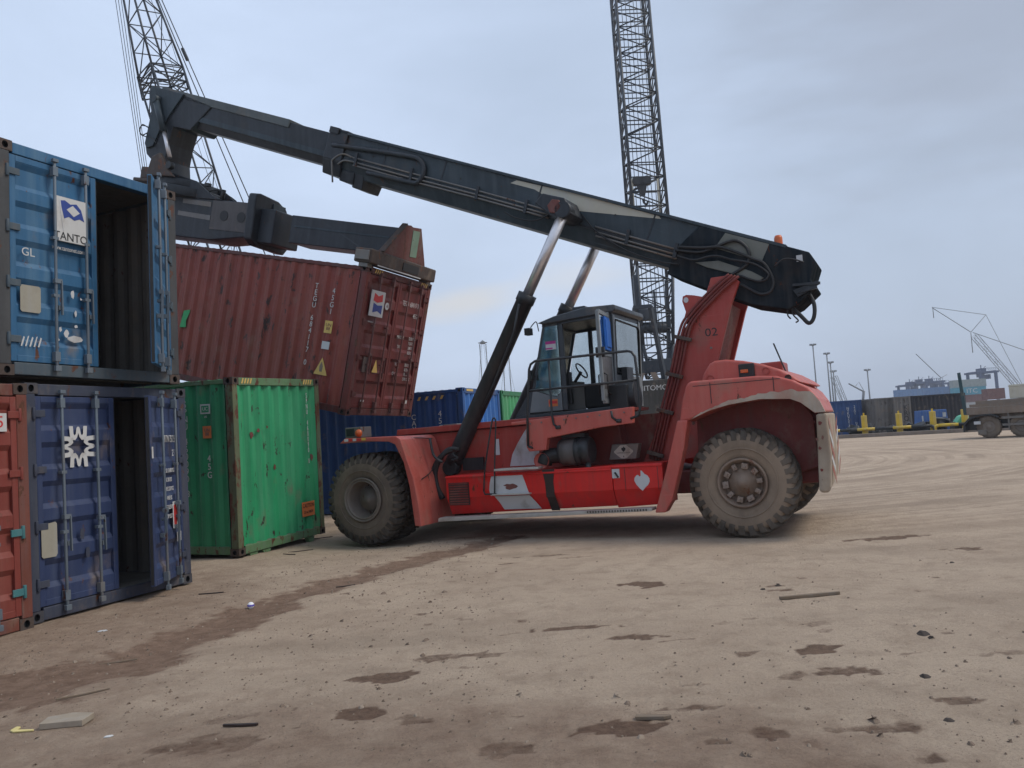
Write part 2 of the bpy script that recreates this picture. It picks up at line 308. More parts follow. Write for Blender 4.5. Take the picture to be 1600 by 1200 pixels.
def make_door(parent, name, mats, w, h, side, z0, rods=(.28,.72), hinge_z=None, bands=5, gasket=True, gear=True):
    """one door leaf. Local: hinge at the origin, +X to the free edge, Z up; side=+1: outside is +Y, -1: outside is -Y"""
    s=side; mb=MB(); fr=.07; T=.055
    # frame members
    for (x0,x1,a,b) in ((0,fr,0,h),(w-fr,w,0,h),(fr,w-fr,0,fr),(fr,w-fr,h-fr,h)): mb.box(x0,x1,min(0,-s*T),max(0,-s*T),a,b)
    # skin with horizontal recessed bands
    prof=[(fr,0)]; seg=(h-2*fr)/bands
    for i in range(bands):
        a=fr+i*seg; g=.28*seg
        prof += [(a+g,0),(a+g+.06,.035),(a+seg-g*.55,.035),(a+seg-g*.55+.06,0)]
    prof.append((h-fr,0)); prof=sorted(prof)
    e=.006; vs=[]
    for z,d in prof: vs += [(fr,-s*(d+e),z),(w-fr,-s*(d+e),z)]
    mb.add(vs,[(2*i,2*i+1,2*i+3,2*i+2) for i in range(len(prof)-1)])
    # plywood-dull inner skin
    mb.add([(fr,-s*(T-.004),fr),(w-fr,-s*(T-.004),fr),(w-fr,-s*(T-.004),h-fr),(fr,-s*(T-.004),h-fr)],[(0,1,2,3)],1)
    d=mb.build(name,[mats['door'],mats['dark']],parent,bevel=.006); d.location=(0,0,z0)
    if not gear: return d
    for r in rods:
        x=r*w; m=MB(); m.cyl((x,s*.045,-.03),(x,s*.045,h+.03),.0175,10)
        for zz in (.02,h-.13): m.box(x-.032,x+.032,min(s*.002,s*.066),max(s*.002,s*.066),zz+.0,zz+.11)
        for zz in (h*.33,h*.62): m.box(x-.036,x+.036,min(s*.002,s*.06),max(s*.002,s*.06),zz,zz+.035)
        m.box(x-.035,x+.035,min(s*.03,s*.075),max(s*.03,s*.075),-.09,-.03); m.box(x-.035,x+.035,min(s*.03,s*.075),max(s*.03,s*.075),h+.03,h+.07)
        m.build('lock_rod',mats['rod'],d,bevel=.004)
        hd=MB(); hz=h*.40-(0 if r<.6 else .06); hd.box(x-.03,x+.06,min(s*.03,s*.075),max(s*.03,s*.075),hz,hz+.05); hd.bar((x+.05,s*.07,hz+.03),(x+.062,s*.062,hz-.36),.026,.014); hd.box(x+.03,x+.09,min(s*.003,s*.05),max(s*.003,s*.05),hz-.30,hz-.25); hd.build('door_handle',mats['rod'],d)
    for i in range(4):
        zz=h*(.09+.27*i); m=MB(); m.box(-.05,.11,min(s*.002,s*.02),max(s*.002,s*.02),zz,zz+.075); m.cyl((-.03,s*.012,zz-.03),(-.03,s*.012,zz+.105),.02,8); m.build('hinge',mats['hinge'],d,bevel=.004)
    if gasket:
        g=MB(); g.box(w,w+.014,min(-s*.01,-s*T*.8),max(-s*.01,-s*T*.8),.02,h-.02); g.build('door_gasket',M['black'],d)
    return d
def container(mat, L, H, mats, label, end='doors', open_far=None, open_near=None, back='wall', gear=True, rods=(.28,.72), feet=False, nz=1, side_pitch=.278):
    """local frame: x=0 is the shown end and the box runs to x=-L, y 0..W, z 0..H. mats: side, end, frame, door, dark, rod, hinge, cast"""
    t=empty('shipping_container',mat); tag(t,label,'shipping container')
    P=.16; zr=.15; zt=H-.10
    for nm,(y,sg) in (('side_wall',(.012,1)),('side_wall',(W-.012,-1))):
        mb=MB(); corr_panel(mb,-L+.19,-.17,zr,zt,lambda a,d,z:(a,y+sg*d,z),pitch=side_pitch,nz=nz); mb.build(nm,mats['side'],t,recalc=False)
    if open_far:  # sheets added inside so the open boxes look dark, shade as colour
        for y,sg in ((.022,1),(W-.022,-1)):
            mb=MB(); corr_panel(mb,-L+.19,-.17,zr,zt,lambda a,d,z:(a,y+sg*d,z),pitch=side_pitch); mb.build('dark_inner_sheet',mats['dark'],t,recalc=False)
        mb=MB(); mb.add([(-L+.2,.08,H-.075),(-.13,.08,H-.075),(-.13,W-.08,H-.075),(-L+.2,W-.08,H-.075)],[(0,1,2,3)]); mb.build('dark_inner_sheet',mats['dark'],t); mb=MB(); mb.add([(-L+.11,.06,.15),(-L+.11,W-.06,.15),(-L+.11,W-.06,H-.08),(-L+.11,.06,H-.08)],[(0,1,2,3)]); mb.build('dark_inner_sheet',mats['dark'],t)
    mb=MB(); corr_panel(mb,-L+.19,-.17,.05,W-.05,lambda a,d,z:(a,z,H-.02-d*.55),pitch=.21); mb.build('roof',mats['side'],t,recalc=False)
    mb=MB(); mb.box(-L+.1,-.05,.06,W-.06,.11,.15); [mb.box(-x-.05,-x,.1,W-.1,.02,.108) for x in np.arange(.4,L-.2,.6)]; mb.build('floor',mats['dark'],t)
    mb=MB(); corr_panel(mb,.14,W-.14,zr,zt,lambda a,d,z:(-L+.02+d*1.2,a,z),pitch=.27); mb.build('end_wall',mats['end'],t,recalc=False)
    for y0,y1 in ((.0,.06),(W-.06,W)):
        mb=MB(); mb.box(-L+.18,-.18,y0,y1,H-.10,H-.03); mb.build('top_rail',mats['frame'],t,bevel=.006)
        mb=MB(); mb.box(-L+.18,-.18,y0+.004,y1-.004,.02,.15); mb.build('bottom_rail',mats['frame'],t,bevel=.006)
    for x,sx in ((0,-1),(-L,1)):
        for y,sy in ((0,1),(W,-1)):
            mb=MB(); x1=x+sx*.15; y1=y+sy*.13
            mb.box(min(x+sx*.003,x1),max(x+sx*.003,x1),min(y+sy*.003,y1),max(y+sy*.003,y1),.118,H-.118); mb.build('corner_post',mats['post'],t,bevel=.01)
            for z,sz in ((0,1),(H,-1)):
                mb=MB(); casting(mb,x,y,z,sx,sy,sz); mb.build('corner_casting',[mats['cast'],M['black']],t,recalc=False)
    for x0,x1 in ((-.12,-.004),(-L+.004,-L+.12)):
        mb=MB(); mb.box(x0,x1,.165,W-.165,H-.135,H-.01); mb.build('header_beam',mats['header'],t,bevel=.008)
        mb=MB(); mb.box(x0,x1,.165,W-.165,.01,.145); mb.build('sill_beam',mats['sill'],t,bevel=.008)
    if end=='wall':
        mb=MB(); corr_panel(mb,.13,W-.13,.145,H-.135,lambda a,d,z:(-.02-d*1.3,a,z),depth=.042,pitch=.272); mb.build('end_wall',mats['end'],t,recalc=False)
    else:
        dh=H-.30; dw=(W-.27)/2
        for hy,rot,th,s in ((.13,RAD(90),open_near,-1),(W-.13,RAD(-90),open_far,1)):
            d=make_door(t,'door',mats,dw,dh,s,.155,gear=gear,rods=rods)
            a=rot+(-1 if s<0 else 1)*(th or 0)
            d.location=(-.0 if th else -.008,hy,.155); d.rotation_euler=(0,0,a)
            if s<0: t_near=d
            else: t_far=d
        return t,t_near,t_far
    return t
def cmats(side,end=None,frame=None,post=None,cast=None,dark=None,rod=None,hinge=None,door=None,header=None,sill=None):
    frame=frame or side
    return dict(side=side,end=end or side,frame=frame,post=post or frame,cast=cast or post or frame,dark=dark or M['dkint'],rod=rod or frame,hinge=hinge or frame,door=door or end or side,header=header or frame,sill=sill or frame)
M['dkint']=paint('dark scuffed interior', (.15,.14,.125), .8, dirt=.2, rust=.1)
M['plate']=paint('worn beige data plate', (.30,.28,.22), .6, rust=.1, dirt=.2)
def boxmat(B, n, e, u): return Matrix(((n[0],e[0],u[0],B[0]),(n[1],e[1],u[1],B[1]),(n[2],e[2],u[2],B[2]),(0,0,0,1)))
def flat(B, th): return boxmat(B,(math.cos(th),-math.sin(th),0),(math.sin(th),math.cos(th),0),(0,0,1))
def shift(m, v): return m @ Matrix.Translation(v)
XR=(0,1,0); UP=(0,0,1); SR=(1,0,0)          # reading directions: end face (seen from +x): right=+y; near side (seen from -y): right=+x

# --- upper open blue container
p_ub=paint('weathered bright blue paint',(.024,.105,.215),.5,rust=.14,dirt=.08,fade=(.075,.165,.26),var=.22)
p_ubf=paint('blue grey rail paint',(.06,.085,.105),.6,rust=.35,dirt=.2)
p_rod=paint('scuffed grey rod paint',(.13,.16,.19),.5,.2,rust=.15,dirt=.12)
mu=cmats(p_ub,p_ub,p_ubf,post=paint('brown grey post',(.05,.052,.055),.6,rust=.4,dirt=.15),cast=M['brown'],rod=p_rod,hinge=p_ubf,header=p_ub)
Bu=Vector((-4.38623,11.06832,2.65723)); nu,eu,uu=(.90641,-.42236,-.0059),(.42224,.90635,-.01555),(.01192,.0116,.99986)
mU=shift(boxmat(Bu,nu,eu,uu),(0,-W,0))
ub,ubl,ubr=container(mU,6.06,2.591,mu,'open bright blue container stacked on the navy one, flag sign on its left door',open_far=RAD(38),rods=(.47,.84))
# left door lettering: door local of near leaf: +X towards the free edge (reading right), outside = -Y
fl=decal('sign_panel',[(0,0),(.40,0),(.40,.52),(0,.52)],M['white'],ubl,(.505,-.03,1.42),SR,UP,.026)
flag=[(.07,.53),(.13,.545),(.20,.51),(.28,.53),(.34,.47),(.38,.34),(.32,.36),(.25,.33),(.18,.36),(.12,.33)]
decal('flag_emblem',flag,M['tagblue'],ubl,(.495,-.057,1.36),SR,UP)
decal('flag_emblem',[(.15,.44),(.23,.50),(.32,.43),(.24,.37)],M['white'],ubl,(.495,-.06,1.36),SR,UP)
decal('flag_pole',[(.055,.54),(.075,.54),(.115,.18),(.105,.18)],M['ltgrey'],ubl,(.495,-.0575,1.36),SR,UP)
text('TANTO',.135,M['black'],ubl,(.70,-.058,1.475),SR,UP,sx=.92)
text('www.tantonet.com',.075,M['white'],ubl,(.70,-.012,1.345),SR,UP,sx=.72)
text('GL',.13,M['white'],ubl,(.20,-.012,1.22),SR,UP)
decal('data_plate',[(0,.02),(.02,0),(.22,0),(.24,.02),(.24,.28),(.22,.30),(.02,.30),(0,.28)],M['plate'],ubl,(.10,-.012,.55),SR,UP,.006)
for k in range(5):
    decal('scuff_mark',[(.0,.0),(.018,.0),(.05,.10+.02*(k%2)),(.035,.11)],M['white'],ubl,(.10+.05*k,-.012,.17),SR,UP)
rng=random.Random(5)
def blotch(rx,ry,n=11): return [(rx*(.6+.6*rng.random())*math.cos(2*math.pi*i/n),ry*(.6+.6*rng.random())*math.sin(2*math.pi*i/n)) for i in range(n)]
for (x,z,a,b) in ((.86,.82,.022,.05),(.90,.60,.018,.035),(.78,.36,.035,.05),(.88,.30,.09,.045),(.70,.40,.02,.03),(.97,.78,.012,.016),(.66,.28,.03,.02),(.90,.45,.02,.02)):
    decal('paint_chip',blotch(a,b),M['ltgrey'] if rng.random()<.8 else M['brown'],ubl,(x-.12,-.012,z),SR,UP)
# --- lower open navy container
p_lb=paint('dull navy paint',(.026,.042,.105),.5,rust=.14,dirt=.10,fade=(.055,.072,.13),var=.2)
p_lbf=paint('navy grey frame paint',(.04,.048,.075),.6,rust=.25,dirt=.22)
ml=cmats(p_lb,p_lb,p_lbf,cast=paint('worn navy casting',(.05,.05,.06),.6,rust=.35,dirt=.3),rod=p_rod,hinge=p_lbf)
nl,el=(.93884,-.34432,-.00484),(.34433,.93885,-.00011); Bl=Vector((-4.45039,11.28051,.01819))+Vector(el)*.05
mL=shift(boxmat(Bl,nl,el,(.00458,-.00156,.99999)),(0,-W,0))
lb,lbl,lbr=container(mL,6.06,2.591,ml,'open navy container on the ground, white four-way emblem on its left door',open_far=RAD(24))
for k in range(4):
    a=k*math.pi/2; r=Vector((math.cos(a),0,math.sin(a))); u=Vector((-math.sin(a),0,math.cos(a)))
    c=Vector((.545,-.012,1.72))+u*.155
    zz=[(-.125,.08),(-.072,.08),(-.066,-.012),(-.05,-.028),(-.036,-.012),(-.024,.05),(-.012,.072),(.012,.072),(.024,.05),(.036,-.012),(.05,-.028),(.066,-.012),(.072,.08),(.125,.08),(.115,-.035),(.09,-.075),(.045,-.082),(.018,-.05),(0,.0),(-.018,-.05),(-.045,-.082),(-.09,-.075),(-.115,-.035)]
    decal('emblem',zz,M['white'],lbl,c,r,u)
decal('data_plate',[(0,.02),(.02,0),(.18,0),(.20,.03),(.20,.36),(.18,.38),(0,.36)],M['plate'],lbl,(.02,-.012,.52),SR,UP,.006)
for x,z in ((.56,.72),(.63,.50)):
    decal('scuff_mark',[(-.02,-.06),(.02,-.06),(.03,0),(.02,.06),(-.02,.06),(-.03,0)],p_lbf,lbl,(x,-.012,z),SR,UP)
# right leaf: outside=+Y, seen with its hinge on the right: reading right = -X
RL=(-1,0,0)
text('MRTN 75125-1',.13,M['white'],lbr,(.44,.012,1.76),RL,UP,sx=.62)
text('251..',.12,M['white'],lbr,(.28,.012,1.58),RL,UP,sx=.8)
for k in range(6):
    text(('MAX.GR. 30.480 KGS','67.200 LBS','TARE 2.250 KGS','4.960 LBS','NET 28.230 KGS','CU.CAP 33.2 CU.M')[k],.075,M['white'],lbr,(.52,.012,1.36-.115*k),RL,UP,sx=.62)
decal('red_label',[(0,0),(.22,0),(.22,.34),(0,.34)],M['ltgrey'],lbr,(.42,.012,.62),RL,UP,.003)
decal('red_label',[(.03,.05),(.10,.03),(.19,.17),(.10,.31),(.03,.29)],M['tagred'],lbr,(.42,.017,.62),RL,UP,.003)
decal('white_tag',rect(.05,.14),M['white'],lbr,(1.06,.012,1.6),RL,UP,.003)
decal('data_plate',rect(.16,.12),M['white'],lbr,(.22,.012,.50),RL,UP,.003)
# --- red container at the left edge of the photo
p_or=paint('brick red paint',(.19,.036,.026),.6,rust=.2,dirt=.16,fade=(.21,.06,.045))
mr_=cmats(p_or,p_or,paint('rusty red frame',(.15,.045,.03),.65,rust=.4,dirt=.15),cast=M['brown'],rod=p_rod,hinge=p_or,dark=M['dkint'])
lr,lrl,lrr=container(shift(flat(Bl-Vector(el)*2.47+Vector(nl)*.085-Vector((0,0,.018)),RAD(20)),(0,-W,0)),6.06,2.591,mr_,'brick red shipping container with teal lower hinges, standing left of the navy container')
for i,h in enumerate([c for c in lrr.children if c.name.startswith('hinge')][:2]):
    h.data=h.data.copy(); h.data.materials[0]=M['teal']; h['label']='teal hinge'
decal('size_box',rect(.15,.19),M['white'],lrr,(.20,.012,2.02),RL,UP,.002); text('5',.17,M['tagred'],lrr,(.20,.0155,2.02),RL,UP)
text('1',.2,M['white'],lrr,(.36,.012,2.02),RL,UP)
text('S\nS\nS\nS\nS\nM\nT',.11,M['white'],lrr,(.30,.012,1.28),RL,UP,space_line=.8)
# --- green container
p_gr=paint('emerald green paint',(.026,.28,.12),.5,rust=.24,rustcol=(.03,.02,.016),dirt=.05,fade=(.07,.34,.17),var=.16)
p_grs=paint('worn shaded green side paint',(.026,.24,.105),.55,rust=.22,rustcol=(.03,.02,.016),dirt=.06,fade=(.05,.27,.13))  # same green darkened for the shaded long side, shade put into the colour
p_grf=paint('rust streaked green frame',(.10,.19,.09),.6,rust=.5,dirt=.12)
mg=cmats(p_grs,p_gr,p_grf,post=paint('rust eaten corner post',(.11,.13,.07),.7,rust=.75,rustcol=(.085,.035,.02)),cast=M['brown'])
mG=boxmat((-4.55008,13.60122,.03679),(.93364,-.35752,-.02211),(.35799,.93345,.02286),(.01247,-.02926,.99949))
gc=container(mG,12.19,2.896,mg,'green container with rusty corner posts on the ground below the hanging maroon one',end='wall',nz=1)
text('S\nP\nN\nU\n\n4\n6\n0\n0\n9\n0\n\n8',.15,M['white'],gc,(-.98,-.004,1.75),SR,UP,space_line=.82,sx=.9)
text('4\n5\nG',.15,M['white'],gc,(-.52,-.004,1.45),SR,UP,space_line=.9,sx=.9)
decal('orange_sticker',rect(.17,.2),M['tagor'],gc,(-.54,-.004,2.02),SR,UP); text('UN\n88',.08,M['dkint'],gc,(-.54,-.0075,2.02),SR,UP,space_line=.8)
decal('logo_outline',rect(.2,.16),M['white'],gc,(-.56,-.004,2.4),SR,UP); decal('logo_outline',rect(.15,.11),p_grs,gc,(-.56,-.0075,2.4),SR,UP); text('UC',.08,M['white'],gc,(-.56,-.0105,2.4),SR,UP); text('US',.05,M['white'],gc,(-.56,-.004,2.27),SR,UP)
text('S\nP\nN\nU\n \n4\n6\n0\n0\n9\n0\n \n8',.125,M['white'],gc,(.0,2.02,1.98),XR,UP,space_line=.80,sx=.6)
decal('caution_sticker',rect(.38,.26),M['tagor'],gc,(.002,1.93,.52),XR,UP); text('CAUTION',.105,M['black'],gc,(.0055,1.93,.58),XR,UP,sx=.72); text('2.9 m HIGH',.07,M['black'],gc,(.0055,1.93,.465),XR,UP,sx=.8)
for y in (.22,2.05):
    for k in range(4): decal('hazard_stripe',[(0,0),(.035,0),(.07,.085),(.035,.085)],M['tagyel'],gc,(.0,y+.07*k-.12 if y>1 else y+.07*k,2.79),XR,UP)
for y,z,a,b in ((.44,1.93,.05,.06),(2.12,1.45,.06,.07),(.62,2.0,.04,.04),(.86,2.05,.02,.03),(1.02,1.35,.03,.05)):
    decal('rust_patch',blotch(a,b),M['rusted'],gc,(-.012,y,z),XR,UP,.004)
for y in (.28,.62,1.9):
    mb=MB(); mb.prism([(y,.0),(y+.22,.0),(y+.16,-.13),(y+.10,-.15)],-.10,-.02,'x'); mb.build('support_bracket',p_grf,gc)
# --- maroon container hanging from the spreader
p_hd=paint('maroon container paint',(.21,.040,.028),.55,rust=.34,rustcol=(.030,.014,.012),dirt=.10,dirtcol=(.24,.12,.09),fade=(.27,.085,.062),scratch=.3,var=.2,streak=1.8)
p_he=paint('maroon door paint',(.125,.022,.020),.5,rust=.14,rustcol=(.03,.014,.012),fade=(.14,.04,.038))
p_hf=paint('maroon frame paint',(.105,.026,.022),.6,rust=.35,rustcol=(.06,.028,.018))
mh=cmats(p_hd,p_he,p_hf,post=paint('peeling maroon post',(.14,.034,.028),.65,rust=.55,rustcol=(.075,.032,.02)),cast=paint('maroon casting',(.07,.025,.02),.65,rust=.5),rod=paint('maroon rod',(.13,.055,.05),.5,rust=.2),hinge=p_hf)
mH=boxmat((-3.21939,15.99867,2.27104),(.88732,-.3941,-.23947),(.40243,.91532,-.01519),(.22518,-.0829,.97078))
hc,hcl,hcr=container(mH,12.19,2.896,mh,'maroon high cube container hanging tilted from the spreader, white code lettering on its long side')
text('T\nE\nG\nU\n \n6\n8\n4\n1\n1\n7\n \n0',.15,M['white'],hc,(-1.12,-.004,1.62),SR,UP,space_line=.84,sx=.9)
text('4\n5\nG\n1',.15,M['white'],hc,(-.70,-.004,2.12),SR,UP,space_line=.9,sx=.9)
for z,h,mm in ((1.62,.24,M['tagyel']),(1.26,.15,M['ltgrey'])): decal('sticker',rect(.18,h),mm,hc,(-.70,-.004,z),SR,UP)
text('UN\n88',.09,M['rusted'],hc,(-.70,-.0075,1.62),SR,UP,space_line=.8)
decal('warning_triangle',[(-.16,0),(.16,0),(.0,.34)],M['tagyel'],hc,(-.72,-.004,.68),SR,UP); decal('warning_triangle',[(-.03,.06),(.03,.06),(.04,.17),(0,.26),(-.04,.17)],M['tan'],hc,(-.72,-.0075,.68),SR,UP)
decal('tape_mark',[(.0,0),(.17,.02),(.15,.16),(.22,.34),(.22,.40),(.05,.36)],plain('green tape',(.03,.30,.10),.6),hc,(-4.5,-.004,1.12),SR,UP)
decal('flag_sign',rect(.46,.50),M['white'],hcl,(.28,-.045,2.06),SR,UP,.02)
decal('flag_sign',[(-.16,.05),(-.02,.02),(.16,.06),(.14,.20),(.0,.15),(-.14,.20)],M['tagred'],hcl,(.28,-.066,2.06),SR,UP); decal('flag_sign',[(-.14,-.18),(.02,-.14),(.17,-.19),(.17,-.01),(.0,-.03),(-.14,.01)],M['tagblue'],hcl,(.28,-.066,2.06),SR,UP)
decal('round_label',[(.075*math.cos(a*.5236),.075*math.sin(a*.5236)) for a in range(12)],M['ltgrey'],hcl,(.70,-.012,2.06),SR,UP); text('A',.09,p_he,hcl,(.70,-.0155,2.06),SR,UP)
text('www.seaco.net',.06,M['white'],hcl,(.24,-.012,1.70),SR,UP,sx=.8)
decal('data_plate',rect(.17,.30),plain('dull plate',(.12,.09,.08),.6),hcl,(.26,-.012,.86),SR,UP,.005); decal('warning_triangle',[(-.10,0),(.10,0),(.0,.26)],M['tagyel'],hcl,(.62,-.012,.72),SR,UP)
text('TEGU  684117 0',.15,M['white'],hcr,(.60,.012,2.20),RL,UP,sx=.62); text('45G1',.14,M['white'],hcr,(.34,.012,1.98),RL,UP,sx=.7)
for k,(a,b) in enumerate((('MAX.GW.','32,500 KGS'),('','71,650 LBS'),('TARE','3,880 KGS'),('','8,550 LBS'),('NET','28,620 KGS'),('','63,100 LBS'),('CU.CAP.','76.4 CU.M'),('','2,700 CU.FT'))):
    z=1.50-.10*k-(.16 if k>3 else 0)
    if a: text(a,.10,M['white'],hcr,(.80,.012,z),RL,UP,sx=.62)
    text(b,.09,M['white'],hcr,(.34,.012,z),RL,UP,sx=.6)
decal('white_tag',rect(.10,.07),M['white'],hcr,(.20,.012,.16),RL,UP); decal('white_tag',rect(.12,.05),M['white'],hcl,(.35,-.012,.14),SR,UP)
for y in (.24,1.98):
    for k in range(4): decal('hazard_stripe',[(0,0),(.035,0),(.07,.085),(.035,.085)],M['tagyel'],hc,(.0,y+.07*k,2.79),XR,UP)
# --- blue and green containers standing behind the reach stacker
p_nv=paint('shaded blue side paint',(.012,.055,.20),.5,dirt=.05,fade=(.02,.07,.22)); p_nve=paint('lit blue end paint',(.03,.14,.42),.5,dirt=.06,fade=(.06,.18,.45))  # one blue in two tones: shade put into the side, light into the end
TB=RAD(20); Bb=Vector((-1.18,19.80,0)); eb=Vector((math.sin(TB),math.cos(TB),0)); nb=Vector((math.cos(TB),-math.sin(TB),0))
bb=container(flat(Bb,TB),12.19,2.896,cmats(p_nv,p_nve,paint('blue rail',(.015,.07,.22),.5,rust=.1,dirt=.1)),'deep blue high cube container standing behind the front of the reach stacker',end='wall')
text('4\n5\nG\n1',.2,M['white'],bb,(-.62,-.004,2.05),SR,UP,space_line=.85); text('C\nA\nX\nU\n \n6\n6\n8\n0\n1\n2\n \n5',.18,M['white'],bb,(-1.32,-.004,1.4),SR,UP,space_line=.8)
for k in range(4): decal('hazard_stripe',[(0,0),(.06,0),(.11,.085),(.05,.085)],M['tagyel'],bb,(-1.2+.2*k,-.003,2.66),SR,UP)
decal('label_strip',rect(.4,.05),M['tagyel'],bb,(.0,.45,2.84),XR,UP)
p_bg=paint('shaded leaf green side paint',(.02,.20,.06),.5,dirt=.06); p_bge=paint('lit leaf green end paint',(.06,.33,.13),.5,dirt=.08)  # same green twice, shaded side and sunlit end set by colour
Bg=Bb+eb*2.58
bg=container(flat(Bg,TB),12.19,2.896,cmats(p_bg,p_bge,paint('green rail',(.02,.16,.06),.5,rust=.2)),'green container behind the driver cab, next to the deep blue one',end='wall')
# ------------------------------------------------------------------ reach stacker (local: x to the rear, y away from the camera side, z up; origin under the near front wheel face)
V = Matrix(((.89989,.43608,-.0054,-2.70699),(-.43608,.89991,.00262,14.60676),(.006,0,.99998,-.05811),(0,0,0,1)))
H = mH
rs = empty('reach_stacker', V); tag(rs,'red container reach stacker with a long dark boom raised over the maroon container','reach stacker')
CY=2.07                                              # centre line
def mir(y): return 2*CY-y
def part(mb, name, mat, parent=None, bevel=0, **k): return mb.build(name, mat, parent or rs, bevel, **k)

# wheels --------------------------------------------------------
def wheel(x, y0, sgn, R, w, kind, parent):
    """y0: outer face, sgn=+1 when the tyre runs from y0 towards +y"""
    z=R; s=sgn
    mb=MB(); 
    prof=[(.345,.07),(.36,.035),(.42,.02),(.52,.0),(.60,.0),(.665,.015),(.705,.045),(.725,.09),(.732,w*.5),(.725,w-.09),(.705,w-.045),(.66,w-.015),(.52,w),(.40,w-.02),(.345,w-.07)]
    mb.lathe([(r*R/.80,s*t) for r,t in prof],(x,y0,z),64)
    # raised ring on the sidewall
    mb.lathe([(.485*R/.8,s*.006),(.492*R/.8,-s*.006),(.505*R/.8,-s*.006),(.512*R/.8,s*.006)],(x,y0,z),64)
    rw=random.Random(int(abs(y0)*100)+int(x)); nl=30 if kind=='lug' else 34
    for i in range(nl):
        for side in (0,1):
            a0=2*math.pi*(i+.5*side)/nl; c=.62 if kind=='lug' else .70
            da=math.pi/nl*c; sk=(1.3 if kind=='lug' else .55)*math.pi/nl
            ts=[.004,.035,.10,w*.30,w*.54] if side==0 else [w-.004,w-.035,w-.10,w*.70,w*.46]
            rs_=[.655,.765,.796,.800,.802]; rb=[.62,.70,.715,.72,.72]
            da*=rw.uniform(.86,1.12); cut=rw.choice((0,0,0,.012,.02)); vs=[]
            for k,(t,ro,ri) in enumerate(zip(ts,rs_,rb)):
                off=sk*max(0,k-1.2)*.6
                for r,a in ((ri,a0-da+off),(ro-cut,a0-da*.82+off),(ro-cut*.4,a0+da*.82+off),(ri,a0+da+off)):
                    vs.append((x+r*R/.8*math.cos(a),y0+s*t,z+r*R/.8*math.sin(a)))
            fs=[(0,1,2,3)]+[(4*k+j,4*k+4+j,4*k+5+j,4*k+1+j) for k in range(4) for j in range(3)]+[(16,17,18,19)]
            mb.add(vs,fs,1 if side else 1)
    t=mb.build('tyre',[M['tyre'] if kind=='block' else M['tyre2'],M['tread_f'] if kind=='block' else M['tread_r']],parent,recalc=True)
    return t
M['tread_f']=paint('dusty block tread',(.07,.058,.048),.85,dirt=.4,dirtcol=(.13,.105,.083),var=.3,bump=.4,spec=.2)
M['tread_r']=paint('dusty lug tread',(.085,.069,.055),.85,dirt=.5,dirtcol=(.17,.137,.107),var=.35,bump=.4,spec=.2)
R=.805
def front_wheel(y0, s, dish=True):
    hub=MB(); hub.lathe([(.36,s*.05),(.385,s*.0),(.378,-s*.022),(.360,-s*.022),(.352,s*.004),(.338,s*.004),(.330,-s*.012),(.318,-s*.012),(.305,s*.05),(.285,s*.25),(.25,s*.29),(.205,s*.28),(.20,s*.20),(.19,s*.175),(.15,s*.165),(.148,s*.15),(.085,s*.15),(.082,s*.135),(.0001,s*.13)],(0,y0,R),48)
    for i in range(20):
        a=2*math.pi*i/20; hub.cyl((.235*math.cos(a),y0+s*.29,R+.235*math.sin(a)),(.235*math.cos(a),y0+s*.255,R+.235*math.sin(a)),.016,6)
    o=part(hub,'wheel_rim',M['rim']); o.name='front_wheel'; 
    wheel(0,y0,s,R,.47,'block',o); return o
for y0,s in ((0,1),(.52,1),(mir(0),-1),(mir(.52),-1)): front_wheel(y0,s)
def rear_wheel(x, y0, s):
    hub=MB(); hub.lathe([(.355,s*.05),(.365,s*.0),(.335,-s*.012),(.325,s*.03),(.30,s*.055),(.29,s*.12),(.27,s*.13),(.21,s*.10),(.20,s*.06),(.12,s*.05),(.11,-s*.02),(.065,-s*.03),(.06,-s*.06),(.0001,-s*.065)],(x,y0,R),48)
    for i in range(12):
        a=2*math.pi*(i+.3)/12; hub.cyl((x+.09*math.cos(a),y0+s*.06,R+.09*math.sin(a)),(x+.09*math.cos(a),y0+s*.02,R+.09*math.sin(a)),.012,6)
    o=part(hub,'rear_wheel',M['rimrust'])
    cl=MB()
    for i in range(10):
        a=2*math.pi*(i+.15)/10; ca,sa=math.cos(a),math.sin(a)
        def P(r,t,off): return (x+r*ca-off*sa,y0+s*t,R+r*sa+off*ca)
        w=.032+.008*(i%3); vs=[P(.205,.10,-w),P(.295,.085,-w),P(.295,.085,w),P(.205,.10,w),P(.205,.01,-w),P(.285,.0,-w),P(.285,.0,w),P(.205,.01,w)]
        cl.add(vs,[(0,3,2,1),(4,5,6,7),(0,1,5,4),(1,2,6,5),(2,3,7,6),(3,0,4,7)])
        cl.cyl(P(.245,.03,0),P(.245,-.03,0),.017,6)
    cl.build('rim_clamp',M['clamp'],o,bevel=.004)
    wheel(x,y0,s,R,.47,'lug',o); return o
M['clamp']=paint('dusty clamp steel',(.25,.185,.145),.7,rust=.4,rustcol=(.15,.07,.045),dirt=.3,dirtcol=(.30,.23,.18))
XW=6.376
for y0,s in ((.514,1),(mir(.514),-1)): rear_wheel(XW,y0,s)

